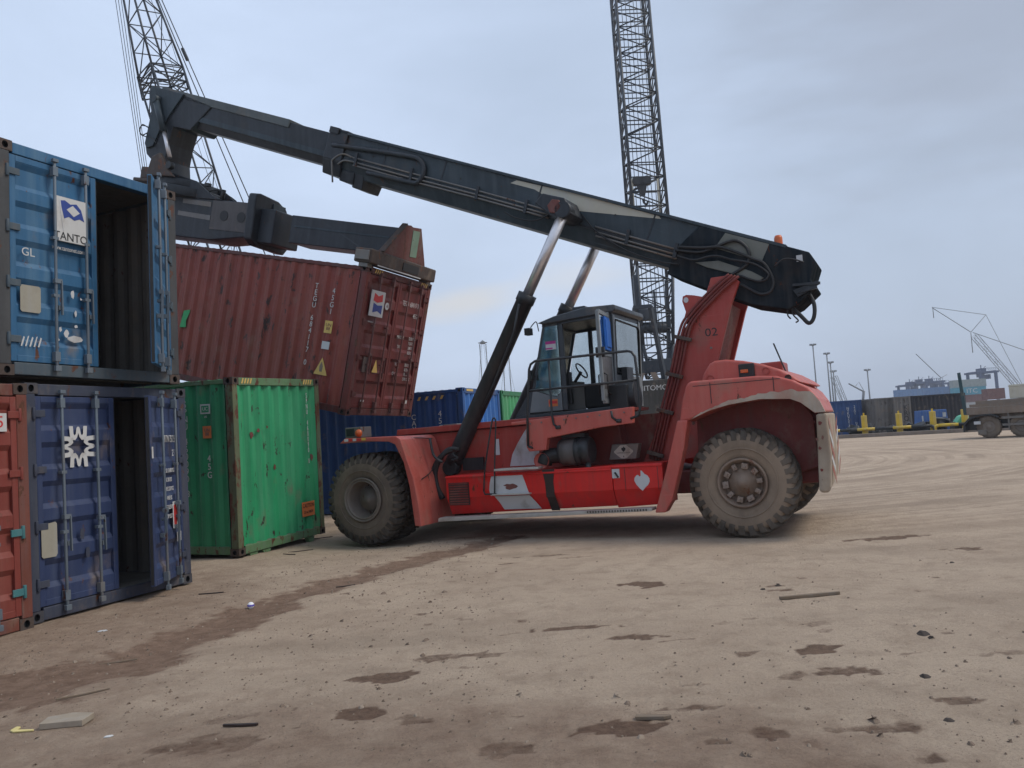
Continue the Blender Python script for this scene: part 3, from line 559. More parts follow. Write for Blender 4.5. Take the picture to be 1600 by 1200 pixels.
# chassis ------------------------------------------------------
mb=MB(); mb.prism([(-.12,1.05),(-.02,1.96),(3.7,1.98),(3.72,1.88),(4.3,1.86),(4.4,1.15),(5.2,.98),(7.35,1.02),(7.35,.72),(5.6,.62),(-.1,.66)],1.25,mir(1.25))
mb.box(-.30,.30,.97,mir(.97),.52,1.10); mb.box(XW-.22,XW+.22,.98,mir(.98),.55,1.0)
part(mb,'chassis_frame',M['dkred'],bevel=.02)
mb=MB(); mb.prism([(.02,1.88),(.04,1.99),(3.66,2.02),(3.66,1.91)],1.13,1.247); part(mb,'frame_lip',M['red'],bevel=.012)
mb=MB(); mb.prism([(.9,1.06),(.35,1.86),(3.66,1.90),(3.5,1.15)],1.19,1.245); part(mb,'frame_side_plate',M['red'],bevel=.006)
for s in (0,1):
    f=(lambda y: y) if not s else mir
    mb=MB(); mb.prism([(-.41,1.80),(-.29,1.885),(.78,1.855),(.86,1.80),(.97,1.45),(1.075,1.14),(1.145,.69),(1.175,.33),(1.05,.34),(.99,.99),(.90,1.41),(.75,1.72),(.62,1.775),(.1,1.815),(-.3,1.805)],f(-.02),f(1.12))
    o=part(mb,'front_mudguard',M['pink'],bevel=.012)
    mb=MB(); mb.box(-.44,-.10,f(.20),f(.52),1.885,2.075); l=mb.build('lamp_block',M['steel'],o,bevel=.01)
    mb=MB(); mb.box(-.41,-.24,f(.19),f(.20),1.92,2.05); mb.build('headlamp',M['black'],l)
    mb=MB(); mb.lathe([(.07,0),(.065,-.03),(.045,-.055),(.0001,-.065)],(-.14,f(.20),1.965),16); mb.build('turn_signal',M['orange'],l)
    if not s:
        for k,(x,c) in enumerate(((-.30,'white'),(-.20,'tagred'),(-.13,'white'),(-.03,'tagred'),(.07,'yellow'))):
            decal('reflector_strip',[(0,0),(.085,0),(.085,.045),(0,.045)],M[c],o,(x,-.0235,1.828),SR,UP)
mb=MB(); mb.tube(spline([(1.06,.62,1.78),(1.08,.60,1.70),(1.13,.58,1.50),(1.22,.58,1.40),(1.28,.62,1.36)],5),.024,8); part(mb,'grab_handle',M['blackp'])
mb=MB(); mb.tube(spline([(.78,.25,1.80),(.86,.5,1.81),(.93,.9,1.78)],4),.008,6); mb.tube(spline([(1.10,.2,1.1),(1.10,.5,1.2),(1.02,.85,1.38)],4),.008,6); part(mb,'lamp_cable',M['black'])

# side skirt ---------------------------------------------------
def skirt(s):
    f=(lambda y:y) if not s else mir
    o=None
    for nm,x0,x1,m in (('side_panel',1.42,4.415,'bright'),('side_panel',4.425,5.22,'bright')):
        mb=MB(); za=1.115+.012*(x0-1.4); zb=1.115+.012*(x1-1.4); b0=.45
        sec=[(.45,0),(.45,-.37),(.60,-.66),(1.2,-.66),(1.2,0)]
        vs=[(x0,f(y),za+z) for y,z in sec]+[(x1,f(y),zb+z+(.03 if z<-.5 else 0)) for y,z in sec]
        mb.add(vs,[(0,1,2,3,4),(9,8,7,6,5)]+[(i,(i+1)%5,5+(i+1)%5,5+i) for i in range(5)])
        mb.box(x0,x1,f(.43) if not s else f(.45),f(.45) if not s else f(.43),za-.035,za-.006)
        p=part(mb,nm,M[m],bevel=.008); o=o or p
    return o,p
sp,sp2=skirt(0); skirt(1)
mb=MB(); mb.box(1.47,1.87,.444,.449,.62,1.0,0)
for k in range(9): mb.bar((1.49,.440,.645+.042*k),(1.85,.440,.645+.042*k),.012,.022,1)
mb.build('vent_grille',[M['oil'],M['dkred']],sp)
wp=[(2.27,.76),(2.25,.86),(2.27,.98),(2.31,1.10),(2.87,1.10),(2.93,.92),(2.98,.76)]
decal('white_panel',wp,M['ltgrey'],sp,(0,.449,0),SR,UP,.004)
# the white lower part follows the skirt's undercut
mb=MB()
uc=lambda t:(.45+.15*t,.752-.29*t)
q=[(2.34,0),(2.40,.35),(2.45,.80),(3.13,.80),(3.05,.35),(2.98,0)]
vs=[]; 
for x,t in q: y,z=uc(t); vs.append((x,y-.006,z-.004))
vs2=[(a,b+.004,c) for a,b,c in vs]; mb.add(vs+vs2,[tuple(range(6)),tuple(range(11,5,-1))]+[(i,(i+1)%6,6+(i+1)%6,6+i) for i in range(6)]); mb.build('white_panel',M['ltgrey'],sp)
mb=MB(); mb.box(2.33,3.02,.37,.445,.765,.79); mb.build('step_plate',M['alu'],sp,bevel=.004)
decal('oil_hole',blotch(.14,.05,14),M['rusted'],sp,(2.66,.444,.90),SR,UP); decal('oil_streak',[(-.10,0),(.12,0),(.09,-.2),(.10,-.45),(-.05,-.45),(-.06,-.2)],M['oil'],sp,(3.33,.448,1.15),SR,UP)
mb=MB(); vs=[(3.28,.449,.75),(3.43,.449,.75),(3.45,.585,.48),(3.30,.585,.48)]; mb.add(vs,[(0,1,2,3)]); mb.T=None; mb.build('oil_streak',M['oil'],sp,loc=(0,-.006,-.004))
decal('latch_plate',rect(.12,.14),M['ltgrey'],sp2,(4.48,.449,1.03),SR,UP,.006); mb=MB(); mb.bar((4.47,.435,1.05),(4.52,.43,.97),.03,.02); mb.build('latch_handle',M['black'],sp2)
fl_=[(0,.155),(.02,.15),(.055,.10),(.10,.075),(.13,.03),(.13,-.02),(.10,-.07),(.05,-.11),(.01,-.155),(-.03,-.12),(-.08,-.06),(-.11,0),(-.105,.045),(-.07,.085),(-.045,.09),(-.02,.06),(-.005,.075)]
decal('flame_sign',fl_,M['ltgrey'],sp2,(4.88,.449,.905),SR,UP,.004)
for x in (4.62,5.14):
    mb=MB(); mb.box(x,x+.008,.446,.449,.76,1.12); mb.build('panel_seam',M['oil'],sp2)
mb=MB(); mb.prism([(1.28,.36),(5.04,.45),(5.04,.495),(1.30,.425)],.34,.60); o=part(mb,'foot_step',M['alu'],bevel=.006)
mb=MB(); [mb.box(4.0+.045*k,4.02+.045*k,.333,.339,.445+.0005*k,.475+.0005*k) for k in range(22)]; mb.build('step_perforation',M['oil'],o)
mb=MB(); mb.box(2.42,3.22,.33,.62,1.165,1.20); part(mb,'upper_step',M['alu'],bevel=.006)
# swoosh on the upper plate
decal('white_swoosh',[(2.30,1.20),(2.36,1.40),(2.47,1.58),(2.62,1.78),(2.70,1.87),(2.99,1.87),(2.985,1.62),(2.96,1.52),(2.88,1.47),(2.86,1.2)],M['ltgrey'],rs,(0,1.186,0),SR,UP,.004)
decal('white_tag',rect(.08,.28),M['ltgrey'],rs,(2.08,1.186,1.55),SR,UP,.004); decal('dark_box',rect(.42,.22),M['blackp'],rs,(1.60,1.185,1.28),SR,UP,.06)

# access ladder ropes
mb=MB(); mb.tube(spline([(2.17,.40,.84),(2.22,.40,1.2),(2.34,.42,1.75),(2.40,.45,2.02),(2.45,.45,2.02),(2.45,.45,1.9),(2.40,.42,1.3),(2.37,.40,.80)],5),.014,6); mb.tube([(2.17,.40,.84),(2.19,.40,.79),(2.40,.40,.79)],.014,6); part(mb,'ladder_rail',M['blackp'])

# platform, bracket, railing ------------------------------------
mb=MB(); mb.prism([(2.75,1.945),(4.84,2.04),(4.82,1.79),(4.3,1.76),(3.38,1.645),(3.34,1.46),(3.04,1.45),(3.00,1.52),(3.0,1.62),(3.02,1.90),(2.75,1.90)],.42,.55); part(mb,'platform_beam',M['pink'],bevel=.012)
mb=MB(); mb.prism([(2.75,1.94),(4.84,2.035),(4.84,1.99),(2.75,1.90)],.55,1.27); part(mb,'platform_deck',M['dkred'])
mb=MB()
rail=[(3.04,.40,1.54),(3.07,.40,2.1),(3.155,.40,2.78),(3.19,.40,2.86),(3.27,.40,2.905),(4.83,.40,2.90),(4.90,.40,2.88),(4.95,.40,2.80),(4.97,.40,2.4),(4.965,.40,2.0),(4.93,.40,1.90),(4.80,.42,1.86)]
mb.tube(rail,.021,8); mb.tube([(3.13,.40,2.43),(4.96,.40,2.44)],.019,8); mb.tube([(3.51,.40,2.90),(3.50,.40,2.0),(3.52,.40,1.86),(3.57,.42,1.81)],.019,8); mb.tube([(4.50,.40,2.0),(4.51,.40,1.90),(4.58,.42,1.84)],.019,8); mb.tube([(3.04,.40,1.54),(3.12,.44,1.50)],.021,8)
for p in ((3.58,.41,1.81),(4.60,.41,1.84)): mb.cyl((p[0]-.03,p[1],p[2]),(p[0]+.05,p[1],p[2]),.03,8)
part(mb,'handrail',M['blackp'])

# cab ------------------------------------------------------------
Y0,Y1=1.30,2.78
cab=MB()
# lower shell and floor
cab.prism([(2.40,2.03),(2.70,2.10),(2.70,2.06),(4.22,2.10),(4.22,2.02),(2.40,1.97)],Y0,Y1)
cab.prism([(2.39,2.03),(2.70,2.09),(2.78,2.47),(2.80,2.53),(2.72,2.50)],Y0+.02,Y1-.02)
# pillars near and far
for y in (Y0,Y1-.06):
    cab.prism([(3.33,2.1),(3.345,3.64),(3.42,3.64),(3.42,2.1)],y,y+.06)
    cab.prism([(2.775,2.50),(3.055,3.60),(3.10,3.60),(2.83,2.52)],y,y+.05)
    cab.prism([(4.17,2.1),(4.24,3.64),(4.32,3.64),(4.27,2.1)],y,y+.06)
    cab.prism([(3.04,3.56),(3.05,3.66),(4.33,3.72),(4.33,3.60)],y,y+.06)
cab.box(3.06,3.12,Y0,Y1,3.57,3.64)
cab.prism([(4.17,2.1),(4.19,2.62),(4.28,2.62),(4.26,2.1)],Y0+.06,Y1-.06); cab.box(4.22,4.32,Y0+.06,Y1-.06,3.50,3.66)
cab=part(cab,'driver_cab',M['cabdk'],bevel=.01)
mb=MB(); mb.prism([(2.98,3.635),(3.30,3.72),(3.88,3.80),(4.40,3.78),(4.42,3.70),(4.36,3.66),(3.1,3.60)],Y0-.06,Y1+.05); mb.build('cab_roof',M['cabdk'],cab,bevel=.02)
mb=MB(); mb.prism([(2.705,2.10),(2.785,2.46),(2.86,2.46),(3.12,2.36),(3.23,2.34),(3.30,2.38),(3.325,2.45),(3.325,2.10)],Y0-.012,Y0+.03); mb.build('cab_side_panel',M['cabgrey'],cab,bevel=.006)
decal('orange_label',rect(.17,.12),M['tagor'],cab,(3.16,Y0-.0145,2.24),SR,UP); decal('orange_label',rect(.15,.05),M['tagred'],cab,(3.16,Y0-.0175,2.25),SR,UP)
mb=MB(); mb.prism([(2.80,2.47),(3.065,3.58),(3.335,3.60),(3.325,2.46),(3.30,2.39),(3.23,2.35),(3.12,2.37),(2.87,2.46)],Y0+.012,Y0+.02); mb.build('side_window',M['glass'],cab)
mb=MB(); mb.tube([(2.80,Y0+.005,2.47),(2.87,Y0+.005,2.46),(3.12,Y0+.005,2.365),(3.23,Y0+.005,2.345),(3.30,Y0+.005,2.385),(3.33,Y0+.005,2.46),(3.34,Y0+.005,3.6)],.012,6); mb.build('window_seal',M['black'],cab)
decal('magenta_label',rect(.19,.145),M['ltgrey'],cab,(3.18,Y0+.009,3.23),SR,UP); decal('magenta_label',rect(.19,.05),M['tagmag'],cab,(3.18,Y0+.006,3.28),SR,UP); decal('magenta_label',rect(.13,.025),M['tagmag'],cab,(3.15,Y0+.006,3.18),SR,UP)
mb=MB(); mb.prism([(2.80,2.53),(3.06,3.58),(3.07,3.58),(2.81,2.53)],Y0+.05,Y1-.05); mb.build('windscreen',M['glass2'],cab)
mb=MB(); mb.prism([(2.85,2.5),(3.10,3.57),(4.22,3.60),(4.18,2.55)],Y1-.03,Y1-.02); mb.build('far_window',M['glass2'],cab)
# rear panel with window
mb=MB(); 
def rearx(z): return 4.275+(z-2.1)*.035
mb.prism([(rearx(2.62),2.62),(rearx(3.58),3.58),(rearx(3.58)+.01,3.58),(rearx(2.62)+.01,2.62)],Y0+.08,Y1-.08); mb.build('rear_window',M['glass'],cab)
mb=MB(); mb.prism([(rearx(2.1)+.0,2.1),(rearx(2.62),2.62),(rearx(2.62)+.02,2.62),(rearx(2.1)+.02,2.1)],Y0,Y1); 
for y0,y1 in ((Y0,Y0+.09),(Y1-.09,Y1)): mb.prism([(rearx(2.62),2.62),(rearx(3.62),3.62),(rearx(3.62)+.02,3.62),(rearx(2.62)+.02,2.62)],y0,y1)
mb.build('rear_panel',M['cabgrey'],cab,bevel=.006)
mb=MB(); mb.tube([(rearx(2.62)+.02,Y0+.09,2.66),(rearx(3.5)+.02,Y0+.09,3.50),(rearx(3.54)+.02,Y0+.13,3.55),(rearx(3.5)+.02,Y1-.13,3.52),(rearx(3.5)+.02,Y1-.09,3.46),(rearx(2.7)+.02,Y1-.09,2.66)],.014,6,closed=True); mb.build('window_seal',M['black'],cab)
decal('dark_box',rect(.34,.30),M['blackp'],cab,(rearx(2.6)+.03,Y0+.45,2.60),XR,UP,.10)
decal('dark_box',rect(.6,.30),M['cabdk'],cab,(rearx(2.3)+.03,Y0+.40,2.33),XR,UP,.14)
# door, swung wide open about its rear edge
dw=.86; ang=RAD(-97)
dm=Matrix.Translation((4.24,Y0-.01,0)) @ Matrix.Rotation(RAD(180)-ang,4,'Z')
door=MB(); T=.05
for (a,b) in (((0,2.13),(.075,3.66)),((dw-.075,2.17),(dw,3.60)),((.075,2.13),(dw-.075,2.21)),((.075,3.56),(dw-.075,3.63)),((.075,2.90),(dw-.075,2.98))): door.box(a[0],b[0],0,T,a[1],b[1])
door.box(.075,dw-.075,.01,.04,2.21,2.36)
door=door.build('cab_door',M['cabgrey'],cab,bevel=.008); door.matrix_local=dm
mb=MB(); mb.box(.075,dw-.075,.02,.026,2.98,3.56); mb.build('door_window',M['glass'],door)
mb=MB(); mb.box(.075,dw-.075,.012,.038,2.36,2.90); mb.build('lower_door_window',M['sprgrey'],door)  # lower window pane made opaque, its brown reflection put into the colour
mb=MB(); mb.box(.10,.46,.028,.06,3.0,3.55); mb.box(.11,.44,.06,.075,3.05,3.5); mb.build('blue_cloth',M['blue'],door,bevel=.01)
for sgn in (-1,1):
    mb=MB(); y=T/2+sgn*.07; mb.tube([(dw-.13,T/2,2.62),(dw-.13,y,2.58),(dw-.10,y,2.30),(.20,y,2.22),(.14,T/2,2.24)],.013,6); mb.box(dw-.10,dw-.03,min(T/2,y),max(T/2,y),2.86,3.02); mb.build('door_handle',M['black'],door)
# inside
mb=MB(); mb.box(3.55,4.05,1.75,2.35,2.10,2.52); mb.box(3.98,4.12,1.75,2.35,2.5,3.15); mb.box(4.0,4.12,1.9,2.2,3.17,3.36); mb.build('seat',M['seat'],cab,bevel=.05,seg=3)
mb=MB(); mb.box(2.95,3.30,1.6,2.5,2.10,2.62); mb.tube([(3.2,2.05,2.5),(3.42,2.05,2.78)],.03,8)
mb.tube([(3.43+.13*math.cos(a)*.55,2.05+.19*math.sin(a),2.80-.13*math.cos(a)) for a in [2*math.pi*i/20 for i in range(20)]],.016,6,closed=True); mb.box(3.36,3.46,1.4,1.5,2.2,2.75); mb.build('steering_wheel',M['black'],cab,bevel=.01)
mb=MB(); mb.tube(spline([(2.98,Y0,3.50),(2.97,Y0-.05,3.66),(2.90,Y0-.06,3.62),(2.86,Y0-.07,3.57)],5),.01,6); mb.box(2.78,2.88,Y0-.17,Y0-.03,3.44,3.56); mb.build('work_lamp',M['black'],cab,bevel=.015)
mb=MB(); mb.box(3.35,3.60,2.0,2.3,3.80,3.95); mb.build('roof_lamp',M['cabdk'],cab,bevel=.02)
mb=MB(); mb.tube(spline([(2.86,Y0-.03,2.72),(2.83,Y0-.10,2.80),(2.84,Y0-.10,2.66)],4),.01,6); mb.box(2.78,2.84,Y0-.14,Y0-.06,2.66,2.83); mb.build('wing_mirror',M['black'],cab,bevel=.01)
# air conditioning drum behind the cab
mb=MB(); mb.cyl((4.40,1.05,2.22),(4.75,1.05,2.24),.24,20); mb.box(4.36,4.66,.75,1.25,2.0,2.42); part(mb,'ventilation_unit',M['blackp'],bevel=.02)

# air filter, intake, placard ----------------------------------
mb=MB()
mb.tube([(3.50,.66,1.405),(3.53,.66,1.405),(3.54,.66,1.405),(3.80,.66,1.405),(3.81,.66,1.405),(3.84,.66,1.405),(3.85,.66,1.405),(3.90,.66,1.41),(3.91,.66,1.41),(3.98,.66,1.41),(4.04,.66,1.41)],[.19,.205,.215,.215,.225,.225,.215,.215,.23,.23,.20],24)
o=part(mb,'air_filter',M['blackp'])
mb=MB(); mb.cyl((3.55,.66,1.405),(3.79,.66,1.405),.218,24); mb.build('filter_sleeve',M['sprgrey'],o)
mb=MB(); mb.tube(spline([(3.52,.62,1.36),(3.36,.62,1.36),(3.26,.60,1.33),(3.22,.60,1.24)],5),.125,16); mb.build('intake_hose',M['black'],o)
mb=MB(); mb.lathe([(.13,0),(.13,.03),(.09,.05),(.0001,.055)],(3.22,.47,1.29),16); mb.build('intake_cap',M['pink'],o)
mb=MB(); mb.tube([(3.98,.60,1.25),(4.0,.55,1.12),(4.01,.55,1.05)],.045,10); mb.box(3.55,3.95,.6,.8,1.63,1.69); mb.build('drain_pipe',M['blackp'],o)
mb=MB(); mb.prism([(4.17,1.22),(4.63,1.22),(4.69,1.46),(4.24,1.47)],1.05,1.24); o=part(mb,'battery_box',M['steel'],bevel=.01)
decal('flammable_sign',[(0,-.11),(.05,-.105),(.16,-.01),(.16,.01),(.05,.105),(-.05,.105),(-.16,.01),(-.16,-.01),(-.05,-.105)],M['cream'],o,(4.43,1.047,1.345),SR,UP)
decal('flammable_sign',[(p[0]*.30,p[1]*.30) for p in fl_],M['black'],o,(4.43,1.0435,1.385),SR,UP); text('FLAMMABLE LIQUID',.026,M['oil'],o,(4.43,1.044,1.325),SR,UP)
decal('flammable_sign',rect(.012,.03),M['black'],o,(4.43,1.0435,1.265),SR,UP)

# lift cylinders ------------------------------------------------
def cylinder(y):
    a=Vector((1.19,y,1.30)); b=Vector((2.90,y,4.14)); d=(b-a).normalized(); e=Vector((3.70,y,5.46))
    mb=MB(); mb.tube([a,a+d*.15,b-d*.16,b-d*.155,b],[.15,.15,.15,.165,.165],24); mb.tube([a+Vector((.15,-.02,.15)),a+d*1.6+Vector((.14,-.10,-.05)),a+d*2.6+Vector((.10,-.12,-.05)),b-d*.2+Vector((.0,-.16,0))],.022,6)
    mb.cyl(a+Vector((0,-.14,-.06)),a+Vector((0,.14,-.06)),.14,20)
    c=part(mb,'lift_cylinder',M['blackp'])
    mb=MB(); mb.cyl(b-d*.05,e,.092,24); mb.build('piston_rod',M['chrome'],c)
    mb=MB(); mb.cyl((e.x,e.y-.13,e.z),(e.x,e.y+.13,e.z),.14,16); mb.build('rod_eye',M['boomdk'],c)
    return c
cylinder(1.13); cylinder(mir(1.13))
mb=MB()
for k,(r,dx) in enumerate(((.36,0),(.31,.04),(.27,.02))):
    mb.tube(spline([(1.52,.80-.02*k,1.56),(1.36,.72,1.53+.02*k),(1.18+dx,.68,1.43),(1.04+dx*1.5,.68,1.20),(1.05+dx*1.5,.68,.95),(1.17+dx,.70,.72)],6),.038,8)
mb.tube(spline([(1.42,.98,1.55),(1.32,.93,1.47),(1.42,.9,1.40),(1.30,.9,1.36)],5),.03,8)
part(mb,'hydraulic_hose',M['black'])

# tower ---------------------------------------------------------
tw=[(4.60,1.10),(5.05,1.98),(5.22,2.62),(5.36,3.10),(5.86,3.72),(5.98,4.02),(6.30,4.02),(6.42,3.90),(6.27,3.56),(6.02,2.80),(5.84,2.30),(5.9,1.2)]
for y0,y1 in ((1.45,1.53),(mir(1.53),mir(1.45))):
    mb=MB(); mb.prism(tw,y0,y1); part(mb,'tower_plate',M['red'],bevel=.008)
mb=MB(); mb.prism([(4.7,1.1),(5.15,1.98),(5.46,3.08),(5.90,3.62),(6.20,3.60),(5.95,2.80),(5.78,2.3),(5.8,1.2)],1.53,mir(1.53)); part(mb,'tower_web',M['dkred'])
mb=MB(); mb.prism([(3.6,1.1),(3.6,1.93),(5.0,1.93),(4.72,1.1)],1.56,mir(1.56)); part(mb,'frame_rear_wall',M['dkred'])
tower=[o for o in rs.children if o.name.startswith('tower_plate')][0]
text('02',.185,M['black'],tower,(5.915,1.4485,3.145),SR,UP,sx=1.15,bold=1)
mb=MB(); n=14
outl=[(5.50,3.40),(5.545,3.52),(5.50,3.70),(5.515,3.775),(5.575,3.795),(5.70,3.77),(5.86,3.72),(5.7,3.5)]
mb.prism(outl,1.40,1.445); lug=part(mb,'lifting_lug',M['red'],bevel=.006)
decal('lug_hole_disc',[(.04*math.cos(i*.5236),.045*math.sin(i*.5236)) for i in range(12)],M['ltgrey'],lug,(5.565,1.398,3.71),SR,UP,.003)  # pale disc painted for daylight showing through the lug
# pipes up the tower's front edge
mb=MB()
base=[(4.77,1.19),(5.03,1.98),(5.24,2.57),(5.42,3.17),(5.58,3.45),(6.03,3.84),(6.30,4.02)]
for k in range(4):
    o=.055*k-.02
    mb.tube(spline([(x+o*.9,1.40-.015*(k%2),z-o*.35) for x,z in base],4),.022,7)
o=part(mb,'hydraulic_pipe',M['dkred'])
for x,z in ((4.80,1.27),(5.02,1.95),(5.22,2.52),(5.41,3.10)):
    mb=MB(); mb.bar((x-.07,1.36,z+.04),(x+.20,1.36,z-.05),.07,.06); part(mb,'pipe_clamp',M['brown'],bevel=.008)

# rear hood and counterweight ------------------------------------
FY=.40
M['mudrim']=paint('worn beige rim', (.40,.33,.26), .85, dirt=.5, dirtcol=(.36,.16,.12), var=.25, rust=.08, bump=.4); M['tagredd']=paint('worn red stripe',(.30,.07,.05),.7,dirt=.5,dirtcol=(.36,.30,.23))
hp=[(5.55,1.74),(5.62,2.08),(5.70,2.30),(5.76,2.345),(6.75,2.335),(7.0,2.31),(7.22,2.23),(7.38,2.11),(7.50,1.95),(7.575,1.75),(7.44,1.74),(7.30,1.90),(7.16,1.97),(6.74,2.0),(6.3,1.96),(6.02,1.885),(5.69,1.765)]
mb=MB(); mb.prism(hp,FY,mir(FY)); mb.v=[(x-max(0,x-6.8)/.8*(y-FY)*.045+(.035 if y<1 and x>7.3 else 0),y,z) for x,y,z in mb.v]; hood=part(mb,'engine_hood',M['pink'],bevel=.075,seg=4)
mb=MB(); mb.prism([(5.84,2.30),(5.90,2.46),(6.00,2.60),(6.08,2.635),(6.24,2.64),(6.50,2.595),(6.75,2.525),(7.0,2.42),(7.2,2.29),(7.3,2.2),(5.9,2.25)],.72,mir(.72)); mb.build('hood_top',M['pink'],hood,bevel=.07,seg=4)
for s in (0,1):
    f=(lambda y:y) if not s else mir
    lip=[(5.74,1.785),(6.02,1.893),(6.30,1.955),(6.74,2.0),(7.16,1.97),(7.30,1.905),(7.44,1.75),(7.578,1.75),(7.52,1.90),(7.44,2.02)]
    up=[]; x=7.40; rg=random.Random(4+s); w=0
    while x>5.82:
        w=.75*w+rg.uniform(-.011,.011); up.append((x,np.interp(x,[5.74,6.02,6.3,6.74,7.0,7.2,7.4],[1.805,1.93,2.0,2.065,2.09,2.10,2.06])+w)); x-=.028
    mb=MB(); mb.prism(lip+up,f(FY-.008),f(FY+.10)); mb.v=[(x-max(0,x-6.8)/.8*(y-FY)*.045+(.035 if y<1 and x>7.3 else 0),y,z) for x,y,z in mb.v]; mb.build('worn_rim',M['mudrim'],hood)
    mb=MB(); mb.prism([(5.53,1.775),(5.69,1.775),(5.60,1.35),(5.36,.60),(5.24,.42),(5.08,.42),(5.30,1.05)],f(.36),f(.60)); part(mb,'fender_brace',M['pink'],bevel=.02)
mb=MB(); mb.prism([(7.49,1.735),(7.625,1.735),(7.64,1.15),(7.60,.70),(7.57,.635),(7.46,.635),(7.44,.68)],FY-.01,mir(FY-.01))
SK=lambda y:-(y-FY)*.055
mb.v=[(x+SK(y),y,z) for x,y,z in mb.v]; bump=part(mb,'rear_bumper',M['mud'],bevel=.035,seg=3)
for k in range(5):
    for s in (0,1):
        yy=.62+.0*k if not s else 3.1; z=.80+.17*k
        decal('chevron',[(0,0),(.42,.22),(.42,.31),(0,.09)] if s else [(0,.22),(.42,0),(.42,.09),(0,.31)],M['ltgrey'] if k%2 else M['tagredd'],bump,(7.645+SK(yy+.2),yy,z-.1),XR,UP)
for (x,z,a,b) in ((7.47,1.38,.02,.02),(7.50,1.25,.025,.025),(7.53,1.60,.03,.03),(7.55,1.40,.02,.03),(7.46,1.62,.012,.012),(7.5,.95,.02,.03)): decal('paint_chip',blotch(a,b),M['dkred'],bump,(x,FY-.0125,z),SR,UP)
mb=MB(); mb.box(7.0,7.42,1.18,mir(1.18),.72,1.95); mb.prism([(5.62,1.0),(5.66,1.95),(6.3,2.1),(7.2,2.0),(7.38,1.7),(7.40,.95),(7.0,.85)],1.08,1.16); mb.prism([(5.62,1.0),(5.66,1.95),(6.3,2.1),(7.2,2.0),(7.38,1.7),(7.40,.95),(7.0,.85)],mir(1.16),mir(1.08)); part(mb,'counterweight',M['dkred'],bevel=.02)
mb=MB(); mb.box(6.43,6.66,.685,.75,2.32,2.545); l=mb.build('side_lamp',M['black'],hood,bevel=.015)
mb=MB(); mb.box(6.46,6.57,.667,.69,2.41,2.46); mb.build('turn_signal',M['orange'],l,bevel=.006)
for x,z,r in ((6.0,2.37,.05),(6.82,2.41,.05)):
    mb=MB(); mb.lathe([(r,0),(r,.02),(r*.7,.022),(.0001,.022)],(x,.70,z),16); mb.build('hood_cap',M['red'],hood)
mb=MB(); mb.lathe([(.05,.0),(.035,.006),(.0001,.006)],(7.12,.712,2.28),14); mb.build('hood_hole',M['oil'],hood)
mb=MB(); mb.bar((7.02,1.4,2.36),(6.86,1.4,2.86),.035,.02); part(mb,'antenna',M['blackp'])
mb=MB(); mb.box(6.60,6.95,1.5,2.1,2.42,2.585); mb.build('exhaust_box',M['red'],hood,bevel=.03)

# boom ----------------------------------------------------------
PX,PZ=6.87,4.49; D=Vector((-.9133,0,.4073)); Nn=Vector((.4073,0,.9133))
def bp(u,y,w): return Vector((PX+D.x*u+Nn.x*w, y, PZ+D.z*u+Nn.z*w))
def extr(mb,sec,u0,u1,mi=0):
    n=len(sec); vs=[bp(u0,y,w) for y,w in sec]+[bp(u1,y,w) for y,w in sec]
    return mb.add(vs,[tuple(range(n))[::-1],tuple(range(n,2*n))]+[(i,(i+1)%n,n+(i+1)%n,n+i) for i in range(n)],mi)
def bsec(y0,w0,wm,wb,ch): return [(y0,w0),(y0,wm),(y0+ch,wb),(mir(y0+ch),wb),(mir(y0),wm),(mir(y0),w0)]
mb=MB(); extr(mb,bsec(1.65,0,-.52,-.80,.11),-.05,9.06); outer=part(mb,'outer_boom',M['boom'],bevel=.012)
mb=MB(); extr(mb,[(1.60,.025),(1.60,-.02),(mir(1.60),-.02),(mir(1.60),.025)],-.3,9.0); mb.build('boom_flange',M['boom'],outer)
mb=MB(); mb.prism([(5.86,4.95),(7.27,4.32),(7.48,4.225),(7.56,4.06),(7.46,3.80),(7.52,3.67),(7.24,3.44),(7.10,3.38),(6.55,3.53),(5.95,3.83),(5.23,4.22),(5.4,4.6)],1.61,mir(1.61)); M['heel']=paint('matt dark heel steel',(.020,.026,.032),.95,dirt=.15,dirtcol=(.05,.04,.035),rust=.12,var=.4,spec=.0); rb=mb.build('boom_heel',M['heel'],outer,bevel=.02)  # darker boom paint copy without specular, so the underside stays dark
mb=MB(); mb.prism([(7.20,3.66),(7.56,3.76),(7.58,3.70),(7.26,3.55)],1.56,1.60); mb.bar((7.2,1.57,3.74),(7.6,1.57,3.72),.06,.04); mb.bar((7.25,1.57,3.62),(7.55,1.57,3.66),.05,.04); mb.build('heel_bracket',M['boomdk'],outer)
mb=MB(); extr(mb,bsec(1.60,.05,-.56,-.87,.11),8.62,9.10); extr(mb,[(1.70,-.70),(1.74,-.93),(mir(1.74),-.93),(mir(1.70),-.70)],8.28,8.65); extr(mb,[(1.72,-.70),(1.78,-.99),(mir(1.78),-.99),(mir(1.72),-.70)],8.05,8.32); mb.build('boom_collar',M['boomdk'],outer,bevel=.02)
mb=MB(); extr(mb,[(1.56,.06),(1.56,-.06),(1.65,-.06),(1.65,.06)],8.85,9.08); mb.build('wear_pad',M['blackp'],outer)
mb=MB(); extr(mb,bsec(1.73,-.05,-.50,-.70,.09),8.7,14.15); inner=part(mb,'inner_boom',M['boomdk'],bevel=.012)
mb=MB(); extr(mb,[(1.70,.0),(1.70,-.17),(mir(1.70),-.17),(mir(1.70),.0)],10.3,14.3); mb.build('boom_top_plate',M['boomtop'],inner,bevel=.008)
mb=MB(); extr(mb,[(1.715,-.44),(1.715,-.55),(1.73,-.55),(1.73,-.44)],9.1,13.9); mb.build('slide_strip',M['boom'],inner)
